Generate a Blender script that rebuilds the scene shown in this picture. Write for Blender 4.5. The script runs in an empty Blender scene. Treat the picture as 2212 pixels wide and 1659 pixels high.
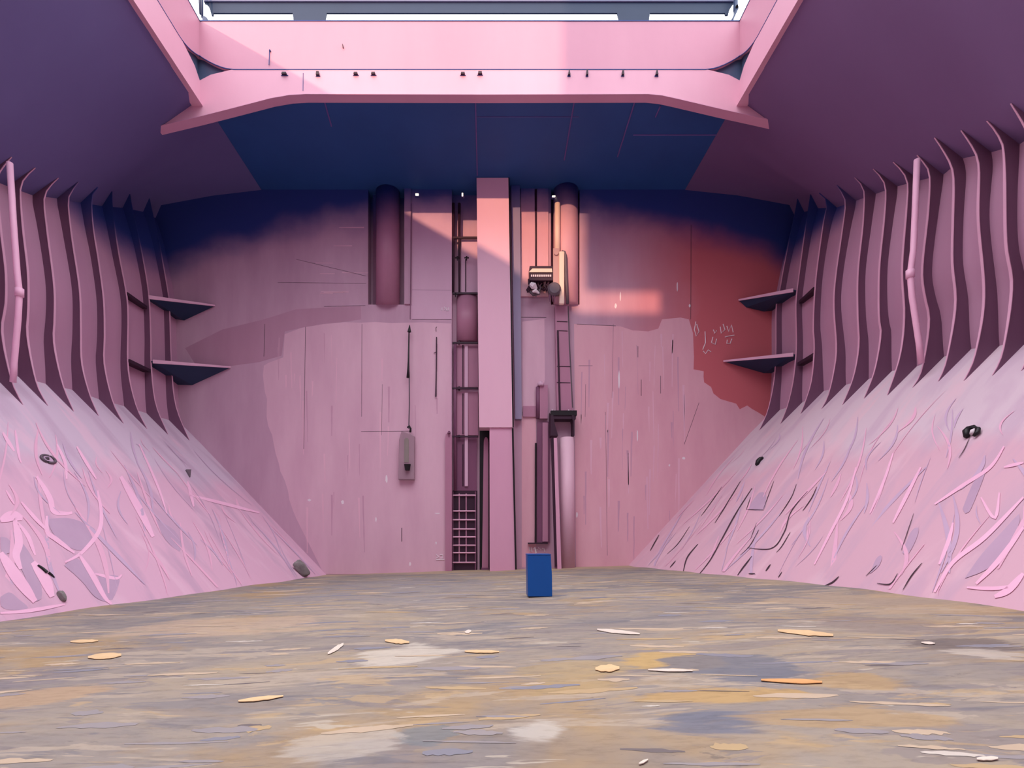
import bpy, bmesh, math, random
from mathutils import Vector
from mathutils.bvhtree import BVHTree

R = random.Random(7)
SC = bpy.context.scene
COL = SC.collection

# ------------------------------------------------------------------ camera
IW, IH = 2212.0, 1659.0
F, CX, CY, EYE = 1100.0, 1050.0, 1165.0, 1.7
cam_d = bpy.data.cameras.new('camera')
cam_d.sensor_fit = 'HORIZONTAL'
cam_d.sensor_width = 36.0
cam_d.lens = 36.0 * F / IW
cam_d.shift_x = (IW / 2 - CX) / IW
cam_d.shift_y = (CY - IH / 2) / IW
cam_d.clip_end = 400
cam = bpy.data.objects.new('camera', cam_d)
cam.location = (0, 0, EYE)
cam.rotation_euler = (math.radians(90), 0, 0)
COL.objects.link(cam)
SC.camera = cam

# ------------------------------------------------------------------ sky, sun, exposure
SUN_DIR = Vector((0.36, 1.0, -0.203)).normalized()
world = bpy.data.worlds.new('sky')
SC.world = world
world.use_nodes = True
wn = world.node_tree.nodes
wl = world.node_tree.links
wn.clear()
w_out = wn.new('ShaderNodeOutputWorld')
w_bg = wn.new('ShaderNodeBackground')
w_tc = wn.new('ShaderNodeTexCoord')
w_nz = wn.new('ShaderNodeTexNoise')
w_nz.inputs['Scale'].default_value = 2.2
w_nz.inputs['Detail'].default_value = 5
w_rp = wn.new('ShaderNodeValToRGB')
w_rp.color_ramp.elements[0].position = 0.35
w_rp.color_ramp.elements[0].color = (0.86, 0.90, 1.0, 1)
w_rp.color_ramp.elements[1].position = 0.65
w_rp.color_ramp.elements[1].color = (1.0, 0.98, 0.98, 1)
wl.new(w_tc.outputs['Generated'], w_nz.inputs['Vector'])
wl.new(w_nz.outputs['Fac'], w_rp.inputs['Fac'])
wl.new(w_rp.outputs['Color'], w_bg.inputs['Color'])
wl.new(w_bg.outputs['Background'], w_out.inputs['Surface'])
w_sp = wn.new('ShaderNodeSeparateXYZ')
w_st = wn.new('ShaderNodeMapRange')          # overcast sky: brightest overhead, dim at the horizon
w_st.inputs['From Min'].default_value = 0.0
w_st.inputs['From Max'].default_value = 1.0
w_st.inputs['To Min'].default_value = 0.5
w_st.inputs['To Max'].default_value = 5.4
wl.new(w_tc.outputs['Generated'], w_sp.inputs['Vector'])
wl.new(w_sp.outputs['Z'], w_st.inputs['Value'])
wl.new(w_st.outputs['Result'], w_bg.inputs['Strength'])
sun_d = bpy.data.lights.new('sun', 'SUN')
sun_d.energy = 3.0
sun_d.color = (1.0, 0.56, 0.33)
sun_d.angle = math.radians(0.7)
sun = bpy.data.objects.new('sun', sun_d)
sun.location = (-10, -30, 40)
sun.rotation_euler = SUN_DIR.to_track_quat('-Z', 'Y').to_euler()
COL.objects.link(sun)
SC.view_settings.view_transform = 'Standard'
SC.view_settings.look = 'None'
SC.view_settings.exposure = 0.0
SC.view_settings.gamma = 1.0
SC.view_settings.use_curve_mapping = False
SC.cycles.max_bounces = 10
SC.cycles.diffuse_bounces = 8
SC.cycles.use_denoising = True

# ------------------------------------------------------------------ helpers
D = 29.7            # distance of the far bulkhead
CEIL = 22.1         # underside of the cross deck
YH = 23.3           # hatch end
YR = -22.0          # hatch rear end
YB = -24.0          # rear bulkhead
XL, XR = -13.1, 11.6
ZM, ZT = 23.2, 25.4


def P(px, py, Y):
    return Vector(((px - CX) * Y / F, Y, EYE + (CY - py) * Y / F))


def srgb(r, g, b):
    def f(c):
        c /= 255.0
        return c / 12.92 if c <= 0.04045 else ((c + 0.055) / 1.055) ** 2.4
    return (f(r), f(g), f(b), 1.0)


def floor_z(x):
    return 0.03 * (x - 3.0)


def floor_h(x, y):
    """floor level with its shallow dents"""
    return floor_z(x) + 0.012 * math.sin(x * 1.7 + y * 0.6) + 0.012 * math.sin(y * 1.9 - x * 0.7)


class MB:
    def __init__(self):
        self.v, self.f, self.m, self.uv = [], [], [], {}

    def vert(self, p, uv=None):
        self.v.append(tuple(p))
        if uv:
            self.uv[len(self.v) - 1] = uv
        return len(self.v) - 1

    def poly(self, pts, mi=0):
        self.f.append([self.vert(p) for p in pts])
        self.m.append(mi)

    def box(self, lo, hi, mi=0):
        x0, y0, z0 = lo
        x1, y1, z1 = hi
        self.hexa([(x0, y0, z0), (x1, y0, z0), (x1, y1, z0), (x0, y1, z0),
                   (x0, y0, z1), (x1, y0, z1), (x1, y1, z1), (x0, y1, z1)], mi)

    def hexa(self, p, mi=0):
        i = [self.vert(q) for q in p]
        for q in ((0, 3, 2, 1), (4, 5, 6, 7), (0, 1, 5, 4), (1, 2, 6, 5), (2, 3, 7, 6), (3, 0, 4, 7)):
            self.f.append([i[k] for k in q])
            self.m.append(mi)

    def prism(self, pts, vec, mi=0):
        """closed polygon pts extruded along vec"""
        n = len(pts)
        vec = Vector(vec)
        a = [self.vert(p) for p in pts]
        b = [self.vert(Vector(p) + vec) for p in pts]
        self.f.append(a[::-1]); self.m.append(mi)
        self.f.append(b); self.m.append(mi)
        for k in range(n):
            self.f.append([a[k], a[(k + 1) % n], b[(k + 1) % n], b[k]])
            self.m.append(mi)

    def tube(self, pts, rad, n=12, mi=0, cap=True, flat=1.0):
        pts = [Vector(p) for p in pts]
        rings = []
        for k, p in enumerate(pts):
            t = (pts[min(k + 1, len(pts) - 1)] - pts[max(k - 1, 0)])
            if t.length < 1e-9:
                t = Vector((0, 0, 1))
            t.normalize()
            up = Vector((0, 1, 0)) if abs(t.y) < 0.9 else Vector((1, 0, 0))
            u = t.cross(up).normalized()
            w = u.cross(t).normalized()
            r = rad[k] if isinstance(rad, (list, tuple)) else rad
            rings.append([self.vert(p + u * (r * math.cos(2 * math.pi * j / n)) + w * (r * flat * math.sin(2 * math.pi * j / n))) for j in range(n)])
        for a, b in zip(rings, rings[1:]):
            for j in range(n):
                self.f.append([a[j], a[(j + 1) % n], b[(j + 1) % n], b[j]])
                self.m.append(mi)
        if cap:
            self.f.append(rings[0][::-1]); self.m.append(mi)
            self.f.append(rings[-1]); self.m.append(mi)

    def loft(self, rows, mi=0, uvs=None):
        ids = []
        for a, r in enumerate(rows):
            ids.append([self.vert(p, uvs[a][b] if uvs else None) for b, p in enumerate(r)])
        for a, b in zip(ids, ids[1:]):
            for j in range(len(a) - 1):
                self.f.append([a[j], a[j + 1], b[j + 1], b[j]])
                self.m.append(mi)

    def build(self, name, mats, parent=None, smooth=False, bevel=0.0, origin=None, recalc=True):
        me = bpy.data.meshes.new(name)
        o0 = Vector(origin) if origin is not None else Vector((0, 0, 0))
        me.from_pydata([tuple(Vector(p) - o0) for p in self.v], [], self.f)
        if not isinstance(mats, (list, tuple)):
            mats = [mats]
        for m in mats:
            me.materials.append(m)
        for p, mi in zip(me.polygons, self.m):
            p.material_index = mi
            p.use_smooth = smooth
        if self.uv:
            lay = me.uv_layers.new(name='UVMap')
            for lp in me.loops:
                lay.data[lp.index].uv = self.uv.get(lp.vertex_index, (0, 0))
        if recalc:
            bm = bmesh.new()
            bm.from_mesh(me)
            bmesh.ops.remove_doubles(bm, verts=bm.verts, dist=1e-5)
            bmesh.ops.recalc_face_normals(bm, faces=bm.faces)
            bm.to_mesh(me)
            bm.free()
        me.update()
        o = bpy.data.objects.new(name, me)
        COL.objects.link(o)
        if bevel > 0:
            md = o.modifiers.new('bevel', 'BEVEL')
            md.width = bevel
            md.segments = 2
            md.limit_method = 'ANGLE'
        if parent is not None:
            o.parent = parent
            o.location = o0 - parent.location
        else:
            o.location = o0
        return o


def tag(o, label, cat, group=None):
    o['label'] = label
    o['category'] = cat
    if group:
        o['group'] = group
    return o


def thing(name, loc, label, cat, group=None):
    o = bpy.data.objects.new(name, None)
    o.empty_display_size = 0.2
    o.location = loc
    COL.objects.link(o)
    return tag(o, label, cat, group)


def struct(o, label=None):
    o['kind'] = 'structure'
    if label:
        o['label'] = label
    return o


def interp(xs, ys, x):
    if x <= xs[0]:
        return ys[0]
    for k in range(len(xs) - 1):
        if x <= xs[k + 1]:
            t = (x - xs[k]) / (xs[k + 1] - xs[k])
            return ys[k] + (ys[k + 1] - ys[k]) * t
    return ys[-1]


def catmull(pts, n):
    """n points evenly spread along a smooth curve through 2D pts"""
    q = [pts[0]] + list(pts) + [pts[-1]]
    dense = []
    for k in range(1, len(q) - 2):
        p0, p1, p2, p3 = q[k - 1], q[k], q[k + 1], q[k + 2]
        for s in range(12):
            t = s / 12.0
            dense.append(tuple(0.5 * ((2 * p1[i]) + (-p0[i] + p2[i]) * t + (2 * p0[i] - 5 * p1[i] + 4 * p2[i] - p3[i]) * t * t
                                      + (-p0[i] + 3 * p1[i] - 3 * p2[i] + p3[i]) * t ** 3) for i in range(len(p1))))
    dense.append(tuple(pts[-1]))
    L = [0.0]
    for a, b in zip(dense, dense[1:]):
        L.append(L[-1] + math.dist(a, b))
    out = []
    for k in range(n):
        s = L[-1] * k / (n - 1)
        out.append(tuple(interp(L, [d[i] for d in dense], s) for i in range(len(dense[0]))))
    return out


# ------------------------------------------------------------------ materials
def node_mat(name):
    m = bpy.data.materials.new(name)
    m.use_nodes = True
    nt = m.node_tree
    b = nt.nodes['Principled BSDF']
    return m, nt, b


def N(nt, kind, **kw):
    n = nt.nodes.new(kind)
    for k, v in kw.items():
        if k in n.inputs:
            n.inputs[k].default_value = v
        else:
            setattr(n, k, v)
    return n


def ramp(nt, stops, interp_='LINEAR'):
    r = nt.nodes.new('ShaderNodeValToRGB')
    r.color_ramp.interpolation = interp_
    e = r.color_ramp.elements
    while len(e) < len(stops):
        e.new(0.5)
    for k, (p, c) in enumerate(stops):
        e[k].position = p
        e[k].color = c
    return r


def mixc(nt, fac, a, b, blend='MIX'):
    m = nt.nodes.new('ShaderNodeMix')
    m.data_type = 'RGBA'
    m.blend_type = blend
    for val, sock in ((fac, m.inputs[0]), (a, m.inputs[6]), (b, m.inputs[7])):
        if hasattr(val, 'is_linked') or hasattr(val, 'links'):
            nt.links.new(val, sock)
        else:
            sock.default_value = val
    return m.outputs[2]


def coords(nt, scale=(1, 1, 1), kind='Object', rot=(0, 0, 0)):
    tc = nt.nodes.new('ShaderNodeTexCoord')
    mp = nt.nodes.new('ShaderNodeMapping')
    mp.inputs['Scale'].default_value = scale
    mp.inputs['Rotation'].default_value = rot
    nt.links.new(tc.outputs[kind], mp.inputs['Vector'])
    return mp.outputs['Vector']


def navy_shade(nt, base):
    """navy shade painted into the colour below the deckhead, its lower edge uneven"""
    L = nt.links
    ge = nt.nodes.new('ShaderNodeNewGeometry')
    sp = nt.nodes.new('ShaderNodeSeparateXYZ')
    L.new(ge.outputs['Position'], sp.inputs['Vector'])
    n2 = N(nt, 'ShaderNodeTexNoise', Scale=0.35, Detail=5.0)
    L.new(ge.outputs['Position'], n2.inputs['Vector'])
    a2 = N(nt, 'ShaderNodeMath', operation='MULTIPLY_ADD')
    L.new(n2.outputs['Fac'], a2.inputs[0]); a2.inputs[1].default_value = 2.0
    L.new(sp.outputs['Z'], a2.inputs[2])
    sq = N(nt, 'ShaderNodeMath', operation='MULTIPLY')       # the painted shade hangs lower toward the ship's sides
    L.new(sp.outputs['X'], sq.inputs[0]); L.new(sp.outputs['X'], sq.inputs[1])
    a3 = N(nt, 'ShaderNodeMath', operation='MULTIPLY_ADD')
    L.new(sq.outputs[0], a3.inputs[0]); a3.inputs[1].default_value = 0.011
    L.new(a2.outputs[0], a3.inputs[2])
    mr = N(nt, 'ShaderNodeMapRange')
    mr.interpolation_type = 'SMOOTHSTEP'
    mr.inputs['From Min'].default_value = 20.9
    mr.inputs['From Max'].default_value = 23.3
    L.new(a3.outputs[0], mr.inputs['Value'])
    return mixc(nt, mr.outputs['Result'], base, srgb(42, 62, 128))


def paint(name, c1, c2=None, scale=0.6, rough=0.55, streak=(1, 1, 0.25), bump=0.05, spec=0.3, amount=0.6, metallic=0.0, top_shade=False):
    """painted steel: two close tones of the same paint mixed by a worn, streaky noise"""
    m, nt, b = node_mat(name)
    c2 = c2 or tuple(min(1, v * 0.8) for v in c1[:3]) + (1,)
    n1 = N(nt, 'ShaderNodeTexNoise', Scale=scale, Detail=6.0, Roughness=0.6)
    nt.links.new(coords(nt, streak), n1.inputs['Vector'])
    rp = ramp(nt, [(0.5 - amount / 2, c1), (0.5 + amount / 2, c2)])
    nt.links.new(n1.outputs['Fac'], rp.inputs['Fac'])
    nt.links.new(navy_shade(nt, rp.outputs['Color']) if top_shade else rp.outputs['Color'], b.inputs['Base Color'])
    b.inputs['Roughness'].default_value = rough
    b.inputs['Specular IOR Level'].default_value = spec
    b.inputs['Metallic'].default_value = metallic
    if bump:
        n2 = N(nt, 'ShaderNodeTexNoise', Scale=2.5, Detail=4.0)
        nt.links.new(coords(nt), n2.inputs['Vector'])
        bp = N(nt, 'ShaderNodeBump', Strength=bump, Distance=0.1)
        nt.links.new(n2.outputs['Fac'], bp.inputs['Height'])
        nt.links.new(bp.outputs['Normal'], b.inputs['Normal'])
    return m


def lamp_mat(name, c, s):
    m, nt, b = node_mat(name)
    b.inputs['Base Color'].default_value = c
    b.inputs['Emission Color'].default_value = c
    b.inputs['Emission Strength'].default_value = s
    return m


def floor_mat():
    """bare, scuffed tank-top plating: overlapping brush-like smears of grey, tan, ochre and slate"""
    m, nt, b = node_mat('tank_top_plating')
    L = nt.links

    def noise(scale, vec, w, detail=5.0, dist=0.6, rough=0.6):
        n = N(nt, 'ShaderNodeTexNoise', Scale=scale, Detail=detail, Distortion=dist, Roughness=rough)
        n.noise_dimensions = '4D'
        n.inputs['W'].default_value = w
        L.new(vec, n.inputs['Vector'])
        return n.outputs['Fac']

    def layer(base, fac, lo, hi, amt, colour):
        r = ramp(nt, [(lo, (0, 0, 0, 1)), (hi, (amt, amt, amt, 1))])
        L.new(fac, r.inputs['Fac'])
        return mixc(nt, r.outputs['Color'], base, colour)
    a = coords(nt, (0.45, 1.0, 1.0), rot=(0, 0, math.radians(5)))
    c = coords(nt, (0.34, 1.3, 1.0), rot=(0, 0, math.radians(3)))
    d = coords(nt, (0.30, 1.5, 1.0), rot=(0, 0, math.radians(-4)))
    r1 = ramp(nt, [(0.28, srgb(122, 118, 122)), (0.42, srgb(146, 138, 134)), (0.52, srgb(160, 149, 138)), (0.62, srgb(168, 154, 136)), (0.74, srgb(184, 164, 138))])
    L.new(noise(0.6, a, 0.0, 8.0, 0.6, 0.65), r1.inputs['Fac'])
    base = r1.outputs['Color']
    base = layer(base, noise(0.34, a, 3.1, 6.0, 0.9), 0.55, 0.64, 0.65, srgb(178, 148, 102))      # ochre
    base = layer(base, noise(0.33, a, 9.7, 6.0, 0.9), 0.55, 0.63, 0.65, srgb(116, 118, 128))      # slate
    base = layer(base, noise(0.9, c, 14.2, 5.0, 1.4), 0.56, 0.575, 0.60, srgb(136, 128, 130))    # hard-edged smears
    base = layer(base, noise(1.0, d, 17.5, 5.0, 1.4), 0.57, 0.585, 0.60, srgb(184, 170, 154))
    base = layer(base, noise(1.3, c, 22.0, 5.0, 1.0), 0.60, 0.62, 0.55, srgb(190, 164, 126))
    base = layer(base, noise(1.6, d, 27.0, 4.0, 1.2), 0.61, 0.63, 0.5, srgb(114, 114, 124))
    base = layer(base, noise(1.7, c, 31.0, 4.0, 0.6), 0.655, 0.67, 0.75, srgb(190, 180, 166))    # pale scrapes
    base = layer(base, noise(2.6, d, 36.0, 4.0, 0.5), 0.66, 0.68, 0.70, srgb(196, 186, 172))
    base = layer(base, noise(3.4, c, 41.0, 6.0, 0.8, 0.7), 0.63, 0.66, 0.45, srgb(98, 92, 94))    # dark scuffs
    zone_tc = nt.nodes.new('ShaderNodeTexCoord')
    ZONES = [(780, 990, 1390, 1438, srgb(206, 198, 186), .75), (1360, 1530, 1405, 1442, srgb(196, 164, 104), .75), (1470, 1740, 1412, 1484, srgb(112, 116, 130), .8),
             (1330, 1780, 1486, 1526, srgb(192, 158, 102), .75), (1350, 1720, 1524, 1596, srgb(112, 117, 134), .8), (1480, 2100, 1522, 1590, srgb(182, 152, 108), .6),
             (1080, 1250, 1550, 1612, srgb(198, 192, 184), .7), (865, 990, 1562, 1614, srgb(122, 128, 134), .75), (590, 850, 1570, 1640, srgb(190, 182, 172), .6),
             (1930, 2200, 1372, 1414, srgb(106, 96, 96), .7), (2030, 2212, 1395, 1432, srgb(204, 194, 182), .6), (-20, 200, 1485, 1536, srgb(190, 160, 126), .65),
             (330, 720, 1325, 1372, srgb(192, 168, 146), .6), (1110, 1340, 1425, 1486, srgb(180, 156, 112), .5), (1640, 2260, 1268, 1330, srgb(188, 166, 140), .6),
             (650, 1100, 1240, 1300, srgb(146, 142, 146), .6), (1200, 1560, 1290, 1350, srgb(144, 136, 134), .5), (300, 620, 1500, 1560, srgb(122, 120, 128), .6),
             (0, 160, 1440, 1480, srgb(128, 122, 130), .6), (1700, 1990, 1450, 1500, srgb(186, 152, 96), .55), (1750, 2050, 1330, 1370, srgb(140, 126, 124), .5)]
    zw = noise(0.9, c, 71.0, 7.0, 1.0, 0.65)
    for (x0, x1, y0, y1, colr, amt) in ZONES:
        def gp(px, py):
            dx, dz = (px - CX) / F, (CY - py) / F
            s_ = (-0.09 - EYE) / (dz - 0.03 * dx)
            return dx * s_, s_
        xm, ym = gp((x0 + x1) / 2, (y0 + y1) / 2)
        rx = abs(gp(x1, (y0 + y1) / 2)[0] - gp(x0, (y0 + y1) / 2)[0]) / 2
        ry = abs(gp(x1, y0)[1] - gp(x1, y1)[1]) / 2
        mp = nt.nodes.new('ShaderNodeMapping')
        mp.vector_type = 'POINT'
        mp.inputs['Location'].default_value = (-xm / rx, -ym / ry, 0)
        mp.inputs['Scale'].default_value = (1 / rx, 1 / ry, 0)
        L.new(zone_tc.outputs['Object'], mp.inputs['Vector'])
        ln = N(nt, 'ShaderNodeVectorMath', operation='LENGTH')
        L.new(mp.outputs['Vector'], ln.inputs[0])
        mad = N(nt, 'ShaderNodeMath', operation='MULTIPLY_ADD')
        L.new(zw, mad.inputs[0]); mad.inputs[1].default_value = 3.6
        L.new(ln.outputs['Value'], mad.inputs[2])
        mrz = N(nt, 'ShaderNodeMapRange')
        mrz.interpolation_type = 'SMOOTHSTEP'
        mrz.inputs['From Min'].default_value = 2.55
        mrz.inputs['From Max'].default_value = 2.85
        mrz.inputs['To Min'].default_value = amt
        mrz.inputs['To Max'].default_value = 0.0
        L.new(mad.outputs[0], mrz.inputs['Value'])
        base = mixc(nt, mrz.outputs['Result'], base, colr)
    r6 = ramp(nt, [(0.30, srgb(160, 154, 152)), (0.52, (1, 1, 1, 1))])
    L.new(noise(9.0, c, 50.0, 6.0, 0.2, 0.7), r6.inputs['Fac'])
    base = mixc(nt, 0.35, base, r6.outputs['Color'], 'MULTIPLY')
    sp = nt.nodes.new('ShaderNodeSeparateXYZ')                        # dry tan sediment gathered along the bulkhead
    L.new(coords(nt), sp.inputs['Vector'])
    ad = N(nt, 'ShaderNodeMath', operation='MULTIPLY_ADD')
    L.new(noise(0.8, a, 60.0), ad.inputs[0]); ad.inputs[1].default_value = 5.0
    L.new(sp.outputs['Y'], ad.inputs[2])
    mr = N(nt, 'ShaderNodeMapRange')
    mr.inputs['From Min'].default_value = 30.2
    mr.inputs['From Max'].default_value = 31.0
    mr.inputs['To Max'].default_value = 0.8
    L.new(ad.outputs[0], mr.inputs['Value'])
    base = mixc(nt, mr.outputs['Result'], base, srgb(186, 164, 140))
    base = mixc(nt, 1.0, base, (0.90, 0.89, 0.85, 1), 'MULTIPLY')
    L.new(base, b.inputs['Base Color'])
    b.inputs['Roughness'].default_value = 0.8
    b.inputs['Specular IOR Level'].default_value = 0.2
    bp = N(nt, 'ShaderNodeBump', Strength=0.3, Distance=0.06)
    L.new(noise(0.9, c, 14.2, 5.0, 1.4), bp.inputs['Height'])
    L.new(bp.outputs['Normal'], b.inputs['Normal'])
    return m


def hopper_mat(name, pale, pink, mauve, blush):
    """scraped paint on the sloping plates: u runs along the hold, v down the slope"""
    m, nt, b = node_mat(name)
    L = nt.links
    n1 = N(nt, 'ShaderNodeTexNoise', Scale=1.0, Detail=5.0, Distortion=0.5)
    L.new(coords(nt, (0.9, 0.16, 1), 'UV', rot=(0, 0, math.radians(-8))), n1.inputs['Vector'])
    # border between the pale upper paint and the pinker lower paint, ragged
    tc = nt.nodes.new('ShaderNodeTexCoord')
    sp = nt.nodes.new('ShaderNodeSeparateXYZ')
    L.new(tc.outputs['UV'], sp.inputs['Vector'])
    n2 = N(nt, 'ShaderNodeTexNoise', Scale=0.6, Detail=6.0)
    L.new(coords(nt, (1, 0.5, 1), 'UV'), n2.inputs['Vector'])
    ma = N(nt, 'ShaderNodeMath', operation='MULTIPLY_ADD')
    L.new(n2.outputs['Fac'], ma.inputs[0])
    ma.inputs[1].default_value = 4.0
    L.new(sp.outputs['Y'], ma.inputs[2])
    r1 = ramp(nt, [(0.60, (0, 0, 0, 1)), (0.72, (1, 1, 1, 1))])
    dv = N(nt, 'ShaderNodeMath', operation='DIVIDE')
    L.new(ma.outputs[0], dv.inputs[0])
    dv.inputs[1].default_value = 10.0
    L.new(dv.outputs[0], r1.inputs['Fac'])
    base = mixc(nt, r1.outputs['Color'], pale, pink)
    r2 = ramp(nt, [(0.50, (0, 0, 0, 1)), (0.62, (0.55, 0.55, 0.55, 1))])
    L.new(n1.outputs['Fac'], r2.inputs['Fac'])
    base = mixc(nt, r2.outputs['Color'], base, mauve)
    n3 = N(nt, 'ShaderNodeTexNoise', Scale=0.8, Detail=4.0, Distortion=1.0)
    n3.noise_dimensions = '4D'
    n3.inputs['W'].default_value = 5.0
    L.new(coords(nt, (0.8, 0.2, 1), 'UV', rot=(0, 0, math.radians(10))), n3.inputs['Vector'])
    r3 = ramp(nt, [(0.56, (0, 0, 0, 1)), (0.64, (0.6, 0.6, 0.6, 1))])
    L.new(n3.outputs['Fac'], r3.inputs['Fac'])
    base = mixc(nt, r3.outputs['Color'], base, blush)
    L.new(base, b.inputs['Base Color'])
    b.inputs['Roughness'].default_value = 0.55
    b.inputs['Specular IOR Level'].default_value = 0.3
    bp = N(nt, 'ShaderNodeBump', Strength=0.35, Distance=0.08)
    L.new(n1.outputs['Fac'], bp.inputs['Height'])
    L.new(bp.outputs['Normal'], b.inputs['Normal'])
    return m


def bulkhead_mat():
    """mauve pink paint; toward the top a navy shade is painted in, fading out over the pink"""
    m, nt, b = node_mat('bulkhead_paint')
    L = nt.links
    n1 = N(nt, 'ShaderNodeTexNoise', Scale=0.5, Detail=6.0, Roughness=0.6)
    L.new(coords(nt, (1, 1, 0.2)), n1.inputs['Vector'])
    r1 = ramp(nt, [(0.3, srgb(202, 166, 186)), (0.7, srgb(182, 144, 166))])
    L.new(n1.outputs['Fac'], r1.inputs['Fac'])
    # colour turns redder toward the starboard half
    tc = nt.nodes.new('ShaderNodeTexCoord')
    sp = nt.nodes.new('ShaderNodeSeparateXYZ')
    L.new(tc.outputs['Object'], sp.inputs['Vector'])
    n3 = N(nt, 'ShaderNodeTexNoise', Scale=0.35, Detail=5.0)
    L.new(coords(nt), n3.inputs['Vector'])
    a3 = N(nt, 'ShaderNodeMath', operation='MULTIPLY_ADD')
    L.new(n3.outputs['Fac'], a3.inputs[0]); a3.inputs[1].default_value = 3.0
    L.new(sp.outputs['X'], a3.inputs[2])
    mr3 = N(nt, 'ShaderNodeMapRange')
    mr3.inputs['From Min'].default_value = 8.0
    mr3.inputs['From Max'].default_value = 14.0
    L.new(a3.outputs[0], mr3.inputs['Value'])
    base = mixc(nt, mr3.outputs['Result'], r1.outputs['Color'], srgb(196, 104, 112))
    base = navy_shade(nt, base)
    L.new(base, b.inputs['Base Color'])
    b.inputs['Roughness'].default_value = 0.5
    b.inputs['Specular IOR Level'].default_value = 0.3
    bp = N(nt, 'ShaderNodeBump', Strength=0.08, Distance=0.1)
    L.new(n1.outputs['Fac'], bp.inputs['Height'])
    L.new(bp.outputs['Normal'], b.inputs['Normal'])
    return m


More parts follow.
